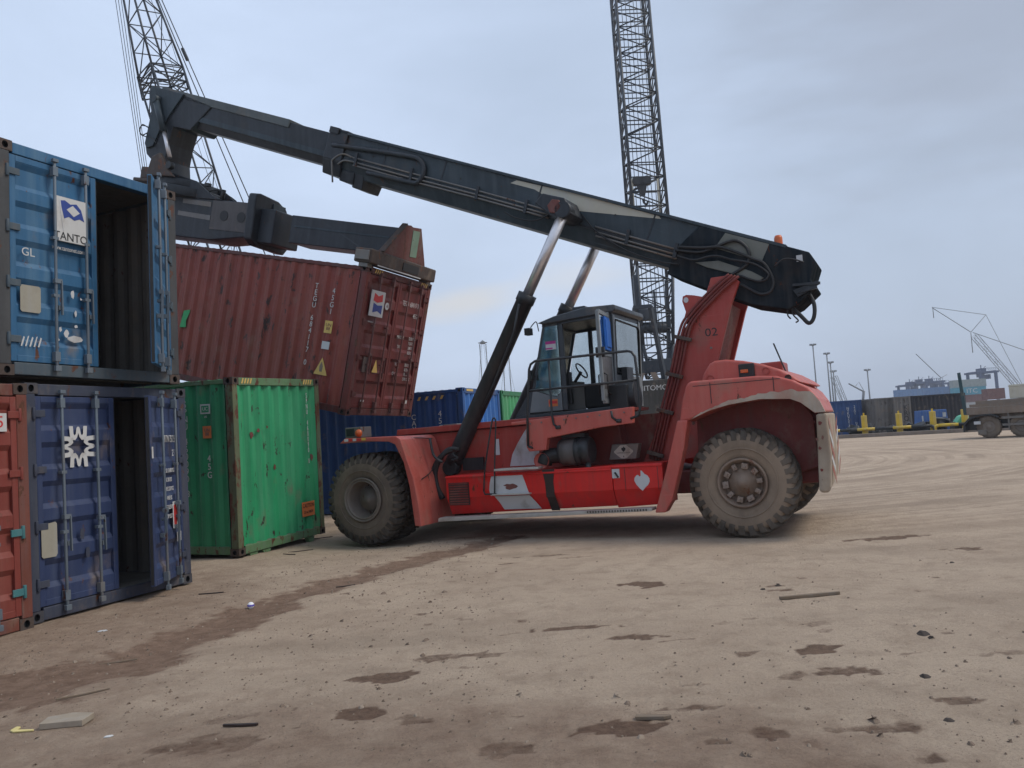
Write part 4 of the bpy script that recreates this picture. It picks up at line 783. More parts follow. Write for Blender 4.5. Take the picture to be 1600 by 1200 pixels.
u_=13.15; mb=MB(); mb.T=None; c=bp(12.75,1.728,-.32); mb.cyl((c.x,1.727,c.z),(c.x,1.74,c.z),.055,14); mb.build('boom_hole',M['black'],inner)
# head
mb=MB(); hd=[(-5.70,10.06),(-6.48,10.38),(-6.58,10.12),(-6.54,9.76),(-6.84,9.08),(-6.81,8.86),(-6.60,8.62),(-6.58,8.10),(-6.22,8.06),(-6.22,8.60),(-6.10,8.95),(-5.92,9.30),(-5.4,9.10),(-4.7,9.5)]
mb.prism(hd,1.70,mir(1.70)); head=part(mb,'boom_head',M['boomdk'],bevel=.02)
mb=MB(); mb.prism([(-6.50,10.40),(-6.58,10.15),(-6.54,9.78),(-6.80,9.10),(-6.76,8.98),(-6.55,8.98),(-6.30,9.3),(-5.80,9.72),(-5.5,9.95)],1.655,1.70); mb.build('head_plate',M['boom'],head,bevel=.008)
mb=MB(); mb.cyl((-6.28,1.58,9.95),(-6.08,1.58,9.18),.075,14); mb.cyl((-6.30,1.5,10.0),(-6.30,1.7,10.0),.1,12); h=mb.build('tilt_cylinder',M['boom'],head)
mb=MB(); mb.cyl((-6.08,1.58,9.2),(-5.93,1.58,8.55),.045,12); mb.build('piston_rod',M['chrome'],h)
mb=MB(); mb.tube(spline([(-6.62,1.62,9.42),(-6.78,1.60,9.52),(-6.88,1.60,9.40),(-6.80,1.60,9.28),(-6.66,1.62,9.30)],5),.014,6); mb.tube(spline([(-6.64,1.62,9.45),(-6.82,1.60,9.50),(-6.86,1.60,9.32),(-6.70,1.62,9.22)],5),.012,6); mb.tube(spline([(-6.6,1.62,9.2),(-6.45,1.60,9.1),(-6.3,1.55,8.95)],4),.012,6); mb.build('hose',M['black'],head)
mb=MB(); mb.cyl((-6.60,1.9,10.30),(-6.60,2.3,10.30),.05,8); mb.box(-6.68,-6.5,1.75,1.85,10.22,10.34); mb.build('head_lamp',M['black'],head)
# trim along the boom
for poly,m in (([(2.48,6.31),(2.61,6.335),(3.6,5.93),(5.0,5.29),(5.17,5.21),(5.2,5.16),(4.58,5.33),(3.75,5.56),(3.33,5.79),(2.95,6.1)],'cream'),([(6.24,4.735),(6.90,4.445),(6.76,4.18),(6.05,4.52)],'patch')):
    decal('boom_stripe' ,poly,M[m],outer,(0,1.6485 if m=='cream' else 1.6085,0),SR,UP,.003)
mb=MB(); mb.prism([(3.18,5.68),(3.34,5.82),(3.74,5.66),(3.84,5.38),(3.72,5.30),(3.55,5.32)],1.05,1.64); br=mb.build('cylinder_bracket',M['boomdk'],outer,bevel=.02)
mb=MB(); mb.cyl((3.56,1.0,5.54),(3.56,1.06,5.54),.13,6); mb.build('pivot_pin',M['rusted'],br,bevel=.01)
mb=MB(); mb.prism([(3.18,5.68),(3.34,5.82),(3.74,5.66),(3.84,5.38),(3.72,5.30),(3.55,5.32)],mir(1.64),mir(1.05)); mb.build('cylinder_bracket',M['boomdk'],outer,bevel=.02)
mb=MB()
for k,(off) in enumerate((0,-.09,-.16)):
    mb.tube([(-.93,1.60,7.50+off),(.42,1.60,6.90+off),(1.81,1.60,6.29+off*.9),(2.77,1.60,5.86+off*.9),(3.2,1.60,5.65+off*.8)],.018,6)
    mb.tube([(4.05,1.60,5.22+off),(4.60,1.60,4.97+off),(5.42,1.60,4.60+off)],.018,6)
mb.tube(spline([(-.93,1.60,7.50),(-1.17,1.60,7.62),(-1.42,1.60,7.56),(-1.45,1.60,7.45),(-1.46,1.60,7.1)],5),.02,6); mb.tube(spline([(-.93,1.6,7.41),(-1.15,1.6,7.48),(-1.3,1.6,7.44)],5),.02,6)
mb.build('boom_pipe',M['steel'],outer)
for x,z in ((-.86,7.42),(.40,6.86),(1.80,6.22),(2.76,5.79),(4.60,4.92),(5.40,4.56)):
    mb=MB(); mb.bar((x-.02,1.59,z-.10),(x+.05,1.59,z+.14),.04,.06); mb.build('pipe_clamp',M['boomdk'],outer,bevel=.006)
mb=MB(); mb.tube(spline([(-1.40,1.60,7.86),(-.4,1.60,7.52),(.44,1.60,7.22),(.62,1.60,7.12),(.71,1.60,6.95),(.66,1.60,6.78),(.52,1.60,6.69),(.30,1.60,6.76),(-.6,1.60,7.12)],6),.05,8); mb.build('energy_chain',M['boomdk'],outer)
mb=MB(); mb.tube(spline([(2.35,1.58,5.78),(2.6,1.58,5.62),(2.95,1.58,5.52),(3.3,1.58,5.60)],5),.014,6); mb.tube(spline([(3.82,1.6,5.48),(4.1,1.58,5.1),(4.6,1.58,4.70),(5.1,1.58,4.45),(5.45,1.58,4.34)],5),.014,6); mb.build('boom_hose',M['black'],outer)
hoses=[[(5.42,4.58),(5.82,4.48),(6.08,4.53),(6.38,4.58),(6.55,4.45),(6.59,4.28),(6.52,4.15),(6.32,4.05),(6.06,3.91),(5.71,3.59),(5.5,3.35)],
 [(5.47,4.62),(5.87,4.54),(6.14,4.51),(6.39,4.39),(6.64,4.24),(6.81,4.13),(6.92,3.86),(6.87,3.69),(6.73,3.66),(6.60,3.73),(6.37,3.88),(6.15,3.81),(5.88,3.57),(5.6,3.3)],
 [(5.45,4.47),(5.72,4.36),(5.95,4.38),(6.12,4.36),(6.30,4.28),(6.64,4.16),(6.85,3.98),(6.82,3.88),(6.70,3.87),(6.55,3.93),(6.38,4.00),(6.1,3.86)],
 [(6.95,4.05),(7.1,4.15),(7.25,4.13),(7.4,4.06)]]
mb=MB()
for k,h in enumerate(hoses): mb.tube(spline([(x,1.56-.02*k,z) for x,z in h],5),(.026,.024,.018,.012)[k],8)
mb.build('hydraulic_hose',M['black'],outer)
mb=MB(); mb.tube(spline([(7.10,1.75,3.46),(7.26,1.72,3.27),(7.37,1.70,3.14),(7.45,1.70,3.22),(7.47,1.72,3.42),(7.40,1.74,3.62)],6),.032,8); mb.tube(spline([(7.14,1.7,3.42),(7.15,1.7,3.3),(7.22,1.68,3.2),(7.18,1.68,3.17)],4),.012,6); mb.tube(spline([(7.08,1.7,3.42),(7.07,1.7,3.3),(7.11,1.68,3.24)],4),.012,6); mb.build('loose_hose',M['black'],outer)
mb=MB(); mb.prism([(5.72,4.33),(6.1,4.30),(6.6,4.05),(6.78,3.92),(6.7,3.88),(6.4,4.02),(5.9,4.22)],1.575,1.605); mb.build('hose_guard',M['patch'],outer,bevel=.008)
mb=MB(); mb.lathe([(.065,0),(.065,.13),(.05,.17),(.0001,.18)],(7.02,1.78,4.42),16,'z'); mb.lathe([(.075,-.03),(.075,.01),(.0001,.01)],(7.02,1.78,4.42),16,'z',0); mb.build('warning_beacon',M['orange'],outer)
decal('white_tag',rect(.09,.10),M['ltgrey'],outer,(7.33,1.6085,4.15),SR,UP)

# spreader (in the hanging container's frame) ---------------------
HV=V.inverted()@H
spr=MB(); cy=1.219
spr.prism([(-8.5,3.10),(-8.5,4.02),(-3.66,4.02),(-3.66,3.30),(-4.85,3.12),(-7.3,3.12)],.80,2*cy-.80)
spr=part(spr,'spreader',M['boomdk'],bevel=.02); spr.matrix_local=HV
def sb(mb,name,mat,**k): return mb.build(name,mat,spr,**k)
mb=MB(); mb.prism([(-4.90,3.36),(-4.90,4.0),(-3.74,4.0),(-3.74,3.36)],.784,.80); sb(mb,'cover_plate',M['sprgrey'])
mb=MB()
for x in (-4.52,-4.03): mb.cyl((x,.775,3.68),(x,.784,3.68),.115,20)
sb(mb,'access_hole_disc',M['black'])  # raised black discs, the dark of the holes put on as colour
mb=MB(); mb.prism([(-5.9,3.70),(-4.92,3.66),(-4.92,3.55),(-5.9,3.60)],.79,.80); mb.prism([(-5.8,3.98),(-4.95,3.96),(-4.95,3.85),(-5.8,3.88)],.79,.80); sb(mb,'scraped_patch',M['steel'])
for s in (0,1):
    g=(lambda x:x) if not s else (lambda x:-12.19-x)
    mb=MB(); x0,x1=sorted((g(-3.72),g(-3.50))); mb.prism([(.60,3.22),(.56,4.05),(.58,4.19),(.72,4.22),(1.30,4.18),(1.58,4.06),(1.64,3.97),(1.80,3.94),(1.82,3.22),(1.7,3.06),(.8,3.10)],x0,x1,'x'); k=sb(mb,'spreader_collar',M['boomdk'],bevel=.03); mb=MB(); mb.box(*sorted((g(-3.50),g(-3.1))),.78,1.66,3.18,3.92); mb.build('collar_sleeve',M['boomdk'],k,bevel=.03); mb=MB(); mb.box(*sorted((g(-3.498),g(-3.46))),1.1,1.5,3.95,4.10); mb.build('collar_block',M['boom'],k,bevel=.01)
    mb=MB(); mb.prism([(g(-2.7),3.26),(g(-2.7),3.85),(g(.0),3.80),(g(.0),3.25)],.84,2*cy-.84); a=sb(mb,'telescopic_arm',M['boomdk'],bevel=.015)
    mb=MB(); mb.prism([(g(-2.6),3.60),(g(-2.6),3.64),(g(-.2),3.60),(g(-.2),3.57)],.828,.84); mb.build('arm_rib',M['boom'],a)
    mb=MB(); x0,x1=sorted((g(-.30),g(.10))); mb.box(x0,x1,-.10,2.36,2.935,3.21); e=sb(mb,'end_beam',M['brown'],bevel=.03,seg=3)
    mb=MB(); mb.box(*sorted((g(.098),g(.115))),1.02,1.62,2.98,3.14); mb.build('beam_slot',M['black'],e)
    mb=MB(); x0,x1=sorted((g(-.26),g(.06)))
    for y in (-.13,2.36): mb.box(x0,x1,y,y+.03,2.98,3.17)
    mb.build('beam_end_cap',M['steel'],e,bevel=.015)
    for y0 in (-.05,2.2):
        mb=MB(); mb.box(x0+.06,x1-.06,y0,y0+.16,2.86,2.935); mb.build('twistlock',M['steel'],e)
    mb=MB(); x0,x1=sorted((g(-.02),g(.05))); mb.prism([(.24,3.21),(.92,3.88),(1.18,3.92),(1.26,3.90),(1.58,3.94),(1.90,3.30),(1.94,3.21)],x0,x1,'x'); t=sb(mb,'gusset_plate',M['rusted'],bevel=.008)
    if not s:
        mb=MB(); mb.bar((.06,.26,3.22),(.06,.93,3.90),.03,.12,up=(1,0,0)); mb.build('gusset_edge',M['brown'],t)
        mb=MB(); mb.prism([(1.28,3.30),(1.53,3.32),(1.53,3.86),(1.27,3.84)],.05,.06,'x'); mb.build('green_panel',M['sprgreen'],t,bevel=.003)
        mb=MB(); mb.bar((.104,.14,2.93),(.104,1.75,2.93),.012,.022); mb.build('white_edge',M['ltgrey'],e)
# rotator below the head
mb=MB(); mb.cyl((-6.15,cy,4.02),(-6.15,cy,4.22),.85,28); mb.cyl((-6.15,cy,4.22),(-6.15,cy,4.40),.66,28); mb.prism([(-6.95,4.0),(-6.9,4.3),(-6.3,4.55),(-5.5,4.4),(-4.95,4.1),(-4.6,4.02)],.78,.84); mb.prism([(-6.95,4.0),(-6.9,4.3),(-6.3,4.55),(-5.5,4.4),(-4.95,4.1),(-4.6,4.02)],2*cy-.84,2*cy-.78); sb(mb,'rotator',M['boomdk'],bevel=.015)
mb=MB(); mb.prism([(-6.75,4.38),(-6.65,4.82),(-6.42,4.92),(-6.25,4.72),(-6.05,4.5),(-5.9,4.4)],.50,.60); mb.box(-7.15,-6.8,.7,1.2,4.35,4.62); mb.box(-7.25,-6.6,.6,1.8,4.26,4.34); sb(mb,'rotator_bracket',M['brown'],bevel=.02)
for k in range(4):
    mb=MB()
    if k==0: mb.box(-7.05,-6.9,.9,1.1,4.62,4.78)
    elif k==1: mb.box(-7.3,-7.1,.8,.95,4.32,4.38)
    elif k==2: mb.box(-5.15,-5.02,.70,.8,4.28,4.36)
    else: mb.cyl((-6.1,.5,4.65),(-6.1,.62,4.65),.09,10)
    sb(mb,'rotator_motor',M['blackp'],bevel=.01)
mb=MB(); mb.tube(spline([(-5.3,.9,4.15),(-4.9,.85,4.25),(-4.5,.85,4.12),(-4.3,.85,4.03)],4),.015,6); mb.cyl((-4.72,.85,4.02),(-4.70,.85,4.26),.05,8); sb(mb,'hose',M['black'])

# small hardware that breaks up the plates
mb=MB()
for (x,z) in ((.95,1.60),(1.0,1.50)): pass
for k in range(9): mb.cyl((3.1+.2*k,.405,1.90+.008*k),(3.1+.2*k,.425,1.90+.008*k),.014,6)
for z in (1.3,1.7,2.1,2.5,2.9): mb.cyl((5.62+.17*(z-1.3),1.44,z),(5.62+.17*(z-1.3),1.455,z),.02,6)
part(mb,'bolt_row',M['steel'])
for x in (6.05,6.95):
    mb=MB(); mb.box(x,x+.012,FY-.004,FY+.02,1.99 if x<6.5 else 2.10,2.30); mb.build('panel_seam',M['oil'],hood)
mb=MB(); mb.box(5.80,7.05,FY-.003,FY+.02,2.262,2.272); mb.build('panel_seam',M['oil'],hood)
for u in (1.9,4.1,6.2,7.6):
    mb=MB(); extr(mb,[(1.642,0),(1.642,-.52),(1.655,-.52),(1.655,0)],u,u+.03); mb.build('weld_seam',M['boomdk'],outer)
mb=MB(); extr(mb,[(1.63,-.50),(1.63,-.54),(1.66,-.54),(1.66,-.50)],.2,8.6); mb.build('boom_edge',M['boomdk'],outer)
for u,w,r in ((5.8,-.28,.02),(2.6,-.2,.02),(7.9,-.3,.025)):
    mb=MB(); p=bp(u,1.64,w); mb.cyl((p.x,1.645,p.z),(p.x,1.655,p.z),r,8); mb.build('boom_plug',M['black'],outer)
# ------------------------------------------------------------------ placing by viewing direction and true distance
def at(px,py,dep): return Vector((0,0,1.7067))+(CF+CR*((px-800)/1310.85)-CU*((py-600)/1310.85))*dep
def foot(px,dep,z=0.): 
    p=at(px,660,dep); return Vector((p.x,p.y,z))
def lattice(mb, pts, w, r=.055, rb=.028, bay=1.6, ax=None):
    """four-chord lattice along the polyline pts; w: width at each point"""
    pts=[Vector(p) for p in pts]; d=(pts[-1]-pts[0]).normalized(); a=Vector(ax) if ax else Vector((1,0,0)); a=(a-d*a.dot(d)).normalized(); b=d.cross(a)
    def corner(k,i,t):
        p=pts[k].lerp(pts[k+1],t); ww=(w[k]*(1-t)+w[k+1]*t)/2; s=((-1,-1),(1,-1),(1,1),(-1,1))[i]; return p+a*ww*s[0]+b*ww*s[1]
    for k in range(len(pts)-1):
        L=(pts[k+1]-pts[k]).length; n=max(1,round(L/bay))
        for i in range(4): mb.tube([corner(k,i,0),corner(k,i,1)],r,6)
        for j in range(n):
            for i in range(4):
                i2=(i+1)%4; t0,t1=j/n,(j+1)/n
                if (i+j)%2: mb.tube([corner(k,i,t0),corner(k,i2,t1)],rb,5)
                else: mb.tube([corner(k,i2,t0),corner(k,i,t1)],rb,5)
                mb.tube([corner(k,i,t0),corner(k,i2,t0)],rb,5)
    return mb
# ------------------------------------------------------------------ crawler cranes
def crane_base(t, o, yaw, house, cw, label=None):
    """tracks, turntable, house, counterweight round the local origin; yaw turns the upper works"""
    for s in (-1,1):
        mb=MB(); mb.prism([(-3.2,.5),(-2.9,.05),(2.9,.05),(3.2,.5),(3.1,1.0),(2.8,1.15),(-2.8,1.15),(-3.1,1.0)],s*1.9-.4,s*1.9+.4); 
        for k in range(26): mb.box(-2.8+.22*k,-2.66+.22*k,s*1.9-.45,s*1.9+.45,1.14,1.19)
        for k in range(7): mb.cyl((-2.4+.8*k,s*1.9-.42,.42),(-2.4+.8*k,s*1.9+.42,.42),.3,10)
        mb.build('crawler_track',M['blackp'],t,bevel=.03)
    mb=MB(); mb.box(-1.6,1.6,-1.6,1.6,.7,1.15); mb.cyl((0,0,1.1),(0,0,1.4),1.2,20); mb.build('undercarriage',M['blackp'],t,bevel=.03)
    mb=MB(); mb.box(-1.5,1.5,-3.2,2.6,1.4,3.3); mb.box(-1.5,-.5,2.6,3.6,1.5,3.4); h=mb.build('machine_house',house,t,bevel=.06); h.rotation_euler=(0,0,yaw)
    mb=MB(); mb.box(-1.43,-.57,3.6,3.62,2.2,3.25); mb.box(-1.52,-1.5,2.75,3.45,2.2,3.25); mb.build('cab_window',M['black'],h)
    mb=MB(); mb.box(-1.75,1.75,-4.3,-3.2,1.35,4.05); c=mb.build('counterweight',cw,h,bevel=.05)
    mb=MB(); mb.bar((-1,-2.6,3.3),(-.4,-3.4,8.0),.2); mb.bar((1,-2.6,3.3),(.4,-3.4,8.0),.2); mb.bar((-.9,.5,3.3),(-.4,-3.4,8.0),.12); mb.bar((.9,.5,3.3),(.4,-3.4,8.0),.12); mb.bar((-.5,-3.4,8),(.5,-3.4,8),.2); mb.build('gantry_frame',M['crane'],h)
    return h,c
# crane behind the driver's cab: seen from the back, boom leaning away
def rot2(v,a): return Vector((v.x*math.cos(a)-v.y*math.sin(a),v.x*math.sin(a)+v.y*math.cos(a),v.z))
bot=at(1025,545,48.5); mid=at(1019,425,49.2); top=at(980,-40,54.5); tip=top+(top-mid).normalized()*9
gx_=foot(1018,47.5)
t=empty('crawler_crane',Matrix.Translation(gx_)); tag(t,'dark crawler crane behind the driver cab, lattice boom almost upright and tan counterweight with lettering','crawler crane')
yaw=math.atan2(-(top-bot).x,(top-bot).y)*.4-.10
cwm=paint('olive brown counterweight',(.035,.031,.025),.6,dirt=.1,rust=.1)
h,c=crane_base(t,gx_,yaw,M['crane'],cwm)
text('SUMITOMO',.38,M['white'],c,(0,-4.31,3.62),(1,0,0),UP)
mb=MB(); mb.prism([(-.62,4.05),(-.42,4.45),(-.15,4.45),(-.28,4.05)],-4.1,-3.7); mb.prism([(.62,4.05),(.42,4.45),(.15,4.45),(.28,4.05)],-4.1,-3.7); mb.build('lifting_bracket',M['tan'],c)
mb=MB(); lattice(mb,[bot-Vector((0,0,1.6)),bot,mid,top,tip],[1.1,1.7,2.05,2.05,2.05],.095,.042,.95); bm_=mb
b=mb.build('lattice_boom',M['crane'],t); b.matrix_local=Matrix.Translation(-gx_)
mb=MB()
for q in (-.7,-.45,-.2,.05,.25,.5,.72): mb.tube([bot+Vector((q,-1.25,0)),tip+Vector((q,-1.25,0))],.022,5)
o=mb.build('hoist_rope',M['rope'],t); o.matrix_local=Matrix.Translation(-gx_)
for f0,f1,sg in ((.30,.34,1),(.115,.12,1)):
    pass
mb=MB(); hk=at(1003,292,49.5)
mb.box(hk.x-.5,hk.x+.5,hk.y-.16,hk.y+.16,hk.z+.1,hk.z+.55); mb.cyl((hk.x-.3,hk.y-.2,hk.z+.35),(hk.x-.3,hk.y+.2,hk.z+.35),.26,12); mb.cyl((hk.x+.3,hk.y-.2,hk.z+.35),(hk.x+.3,hk.y+.2,hk.z+.35),.26,12); mb.prism([(hk.x-.3,hk.z+.1),(hk.x+.3,hk.z+.1),(hk.x+.14,hk.z-.55),(hk.x-.14,hk.z-.55)],hk.y-.12,hk.y+.12); mb.tube(spline([hk+Vector((0,0,-.7)),hk+Vector((.05,0,-.95)),hk+Vector((.22,0,-1.05)),hk+Vector((.28,0,-.85))],4),.06,6)
o=mb.build('hook_block',M['blackp'],t,bevel=.03); o.matrix_local=Matrix.Translation(-gx_)
for px in (987,1027):
    mb=MB(); mb.bar(at(px,280,49.6),at(px+4,333,49.4),.22,.1); o=mb.build('boom_stop',M['cream'],t); o.matrix_local=Matrix.Translation(-gx_)
mb=MB(); a=at(1013,490,48.0); mb.box(a.x-.55,a.x+.45,a.y-.3,a.y+.3,a.z-.4,a.z+.25); mb.cyl(at(1000,513,48),at(1041,512,48),.30,12); mb.bar(at(1001,575,47.8),at(1048,570,47.8),.5,.7); mb.bar(at(1003,575,47.8),at(992,430,48.2),.24); mb.bar(at(1047,572,47.8),at(1041,440,48.2),.2); mb.bar(at(1030,575,47.8),at(1022,455,48.0),.14)
o=mb.build('winch_frame',M['crane'],t,bevel=.03); o.matrix_local=Matrix.Translation(-gx_)
# crane behind the container stack on the left
P=[at(430,680,50),at(333,380,51),at(252,117,52),at(214,-14,52.5),at(178,-140,53)]
g2=foot(440,49)
t=empty('crawler_crane',Matrix.Translation(g2)); tag(t,'dark crawler crane standing behind the stacked containers, lattice boom leaning left past the boom tip','crawler crane')
h,c=crane_base(t,g2,math.radians(-60),M['crane'],M['crane'])
mb=MB(); lattice(mb,P,[2.0,2.0,2.0,1.3,.7],.075,.036,2.1,ax=(.7,.7,0)); b=mb.build('lattice_boom',M['crane'],t); b.matrix_local=Matrix.Translation(-g2)
mb=MB(); q=at(262,125,52)
for k in range(3): lattice(mb,[at(250+9*k*.3,112+12*k,52),at(253+9*k*.3,124+12*k,52)],[2.04,2.04],.05,.045,.45,ax=(.7,.7,0))
o=mb.build('boom_joint',M['crane'],t); o.matrix_local=Matrix.Translation(-g2)
mb=MB()
for a,b_ in (((244,-20),(440,425)),((231,-40),(432,440))):
    mb.tube([at(*a,53),at(*b_,52)],.035,5)
mb.cyl(at(285,76,52.9),at(293,94,52.8),.11,8)
o=mb.build('pendant_line',M['rope'],t); o.matrix_local=Matrix.Translation(-g2)
mb=MB()
for k in range(4): mb.tube([at(176+4.6*k,-30,53),at(252+2.4*k,480,51)],.02,5)
for k in range(2): mb.tube([at(230+10*k,-20,53),at(372+8*k,420,51)],.016,5)
o=mb.build('hoist_rope',M['rope'],t); o.matrix_local=Matrix.Translation(-g2)

# ------------------------------------------------------------------ floodlight masts
def mast(px,ytop,dep,label,group='floodlight masts in the distance',heads=4,tw=False,guys=False):
    b=foot(px,dep); 
    top=at(px,ytop,dep); hgt=top.z
    t=empty('floodlight_mast',Matrix.Translation(b)); tag(t,label,'light mast',group)
    mb=MB(); r=.0009*dep
    if tw: mb.tube([(-.9*dep/240,0,0),(-.9*dep/240,0,hgt*.985)],r*.6,6); mb.tube([(.9*dep/240,0,0),(.9*dep/240,0,hgt*.985)],r*.6,6)
    else: mb.tube([(0,0,0),(0,0,hgt)],[r*1.25,r*.75],8)
    mb.build('pole',M['mast'],t)
    mb=MB(); k=dep/300; 
    if tw: mb.lathe([(.0001,.9*k),(.3*k,.7*k),(1.2*k,0),(.9*k,-.5*k),(.0001,-.6*k)],(0,0,hgt),8,'z'); mb.box(-1.6*k,1.6*k,-.2,.2,hgt-.2*k,hgt+.1*k)
    else:
        mb.lathe([(.35*k,.0),(1.0*k,.25*k),(.35*k,.3*k)],(0,0,hgt-.3*k),10,'z')
        for i in range(heads*2):
            a=math.pi*i/heads; mb.box(.95*k*math.cos(a)-.22*k,.95*k*math.cos(a)+.22*k,.95*k*math.sin(a)-.22*k,.95*k*math.sin(a)+.22*k,hgt-.1*k,hgt+.45*k)
    mb.build('lamp_head',M['mast'],t)
    if guys:
        mb=MB()
        for x in (-1,-.55,.5,1): mb.tube([(x*dep*.016,0,0),(x*.6*k,0,hgt*.98)],dep*.00022,4)
        mb.build('guy_wire',M['mast'],t)
M['mast']=plain('mast grey',(.13,.14,.15),.6)
mast(1280.5,538,300,'tall floodlight mast just right of the engine hood, leftmost of the row')
mast(1301,552,330,'floodlight mast second from the left in the row, with a wide lamp ring')
mast(1305.5,566,380,'floodlight mast third in the row, close behind the wide lamp ring one')
mast(1309,580,430,'shortest and farthest floodlight mast of the close group beside the blue container')
mast(1362.5,578,400,'lone floodlight mast above the brown container, right of the row')
mast(762,534,240,'guyed twin pole mast left of the lift cylinder','guyed masts beyond the containers',tw=True,guys=True)
mast(797,553,270,'guyed twin pole mast between the lift cylinder and the driver cab','guyed masts beyond the containers',tw=True,guys=True)

# ------------------------------------------------------------------ far cranes at the quay
def polycrane(label,dep,lines,lat=(),r=.0004,base=None):
    b=foot(base,dep); t=empty('harbour_crane',Matrix.Translation(b)); tag(t,label,'crane'); inv=Matrix.Translation(-b)
    mb=MB()
    for p,q,wd in lat: lattice(mb,[at(*p,dep),at(*q,dep)],[wd,wd*.9],dep*.00032,dep*.00011,wd*1.6)
    if lat: mb.build('lattice_boom',M['mast'],t).matrix_local=inv
    mb=MB()
    for pl,k in lines: mb.tube([at(*p,dep) for p in pl],dep*r*k,5)
    mb.build('rope' if lat else 'crane_jib',M['mast'],t).matrix_local=inv
    mb=MB(); x=b.x; mb.box(b.x-2.2,b.x+2.2,b.y-3,b.y+3,1.2,4.2); mb.box(b.x-3,b.x+3,b.y-3.4,b.y+3.4,.1,1.2); mb.build('crane_house',M['mast'],t,bevel=.1).matrix_local=inv
polycrane('distant crane at right with a twin line boom, luffing jib and hanging hooks',230,[([(1456.5,480.2),(1540.5,491.8)],.8),([(1456.5,480.8),(1517,519)],1.1),([(1517,519),(1540.5,491.8)],.8),([(1540.5,491.8),(1600,606),(1640,680)],.7),([(1520,519.5),(1599.7,546.7),(1700,583)],1.0),([(1457.5,481),(1459,497)],1.2),([(1517,520),(1520,551)],1.2)],[((1522.5,525),(1618,636),1.4)],base=1618)
polycrane('faint far crane jib above the blue gantry cranes',480,[([(1431,553),(1470,590)],1.3),([(1466,593),(1480,585)],.8)],[],base=1474)
polycrane('small distant slewing crane with dark jib over the brown container',290,[([(1326,599.5),(1349.8,612)],2.2),([(1349.8,611),(1348,632)],4),([(1337,603),(1342,597),(1350,611)],.8)],[],base=1348)
polycrane('distant lattice boom slanting right beside the row of masts',330,[([(1302,586),(1322,640)],.8)],[((1303,588.5),(1324,640),2.0)],base=1326)

# ------------------------------------------------------------------ rubber tyred gantries far behind
M['gantry']=plain('gantry blue grey',(.016,.04,.11),.6)
def gantry(px,ytop,dep,wpx,label,yaw):
    b=foot(px,dep); hh=at(px,ytop,dep).z; w=wpx*dep/1310.85; t=empty('gantry_crane',Matrix.Translation(b) @ Matrix.Rotation(yaw,4,'Z')); tag(t,label,'gantry crane','gantry cranes over the far container stacks')
    for x in (-w/2,w/2):
        for y in (-5,5): mb=MB(); mb.box(x-.55,x+.55,y-.5,y+.5,0,hh-1.6); mb.build('leg',M['gantry'],t)
    mb=MB()
    for y in (-5,5): mb.box(-w/2-1.5,w/2+1.5,y-.4,y+.4,hh-1.9,hh-1.0)
    for x in (-w/2,w/2): mb.box(x-.4,x+.4,-5,5,hh-2.0,hh-.8); mb.box(x-.4,x+.4,-5,5,.8,1.6)
    for k in range(9): mb.box(-w/2+k*w/8-.08,-w/2+k*w/8+.08,-5.5,-5.4,hh-.7,hh+.4)
    mb.box(-w/2,w/2,-5.5,-5.4,hh+.3,hh+.45); mb.build('top_girder',M['gantry'],t)
    mb=MB(); mb.box(-1.4,1.2,-2,2,hh-.9,hh+.6); mb.box(-2.6,-1.4,-2,0,hh-3.6,hh-1.9); mb.box(w*.28,w*.42,-2,2,hh-4.6,hh-2.4); mb.box(-.15,.15,-.15,.15,hh+.6,hh+2.2); mb.bar((1.0,0,hh+.4),(2.4,0,hh+1.6),.2); mb.build('trolley',M['gantry'],t)
for k,(px,y,dep,w,yaw) in enumerate(((1427,598,470,22,.1),(1442,594,480,24,-.1),(1458,593,460,26,.05),(1470,596,500,22,.0))):
    gantry(px,y,dep,w,('blue grey gantry crane at the left end of the far cluster','blue grey gantry crane second from the left in the far cluster','blue grey gantry crane third from the left in the far cluster','blue grey gantry crane at the right end of the far cluster')[k],yaw)
gantry(1541,577,400,25,'tall blue grey gantry crane standing alone above the turquoise container',.05)

# ------------------------------------------------------------------ far containers (right) and yard edge
def box_far(px0,px1,dep,col,label,group=None,z=0.,th=0.,L=None,lines=True,H=2.6,name=None):
    """long-side-on container, px0..px1 at distance dep"""
    a=at(px0,650,dep); w=(px1-px0)*dep/1310.85; m=M.get(col) or col
    mat=Matrix.Translation((a.x,a.y,z)) @ Matrix.Rotation(th,4,'Z')
    t=empty('shipping_container',mat); tag(t,label,'shipping container',group)
    mb=MB(); corr_panel(mb,.15,w-.15,.14,H-.1,lambda q,d,zz:(q,.02+d,zz),pitch=.3); mb.build('side_wall',m,t,recalc=False); mb=MB(); mb.add([(.15,W,.1),(w-.15,W,.1),(w-.15,W,H-.1),(.15,W,H-.1)],[(0,1,2,3)]); mb.build('side_wall',m,t,recalc=False)
    mb=MB(); corr_panel(mb,.12,W-.12,.14,H-.1,lambda q,d,zz:(.02+d,q,zz)); mb.build('end_wall',m,t,recalc=False); mb=MB(); corr_panel(mb,.12,W-.12,.14,H-.1,lambda q,d,zz:(w-.02-d,q,zz)); mb.build('end_wall',m,t,recalc=False)
    mb=MB(); mb.box(.06,w-.06,.06,W-.06,H-.06,H-.02); mb.build('roof',m,t)
    mb=MB()
    for x in (0,w-.14):
        for y in (0,W-.14): mb.box(x,x+.14,y,y+.14,0,H)
    for y in (0.004,W-.104):
        for zz in (0.004,H-.124): mb.box(.14,w-.14,y,y+.1,zz,zz+.12)
    for x in (.004,w-.104):
        for zz in (0.006,H-.126): mb.box(x,x+.1,.14,W-.14,zz,zz+.12)
    mb.build('frame',m,t); return t
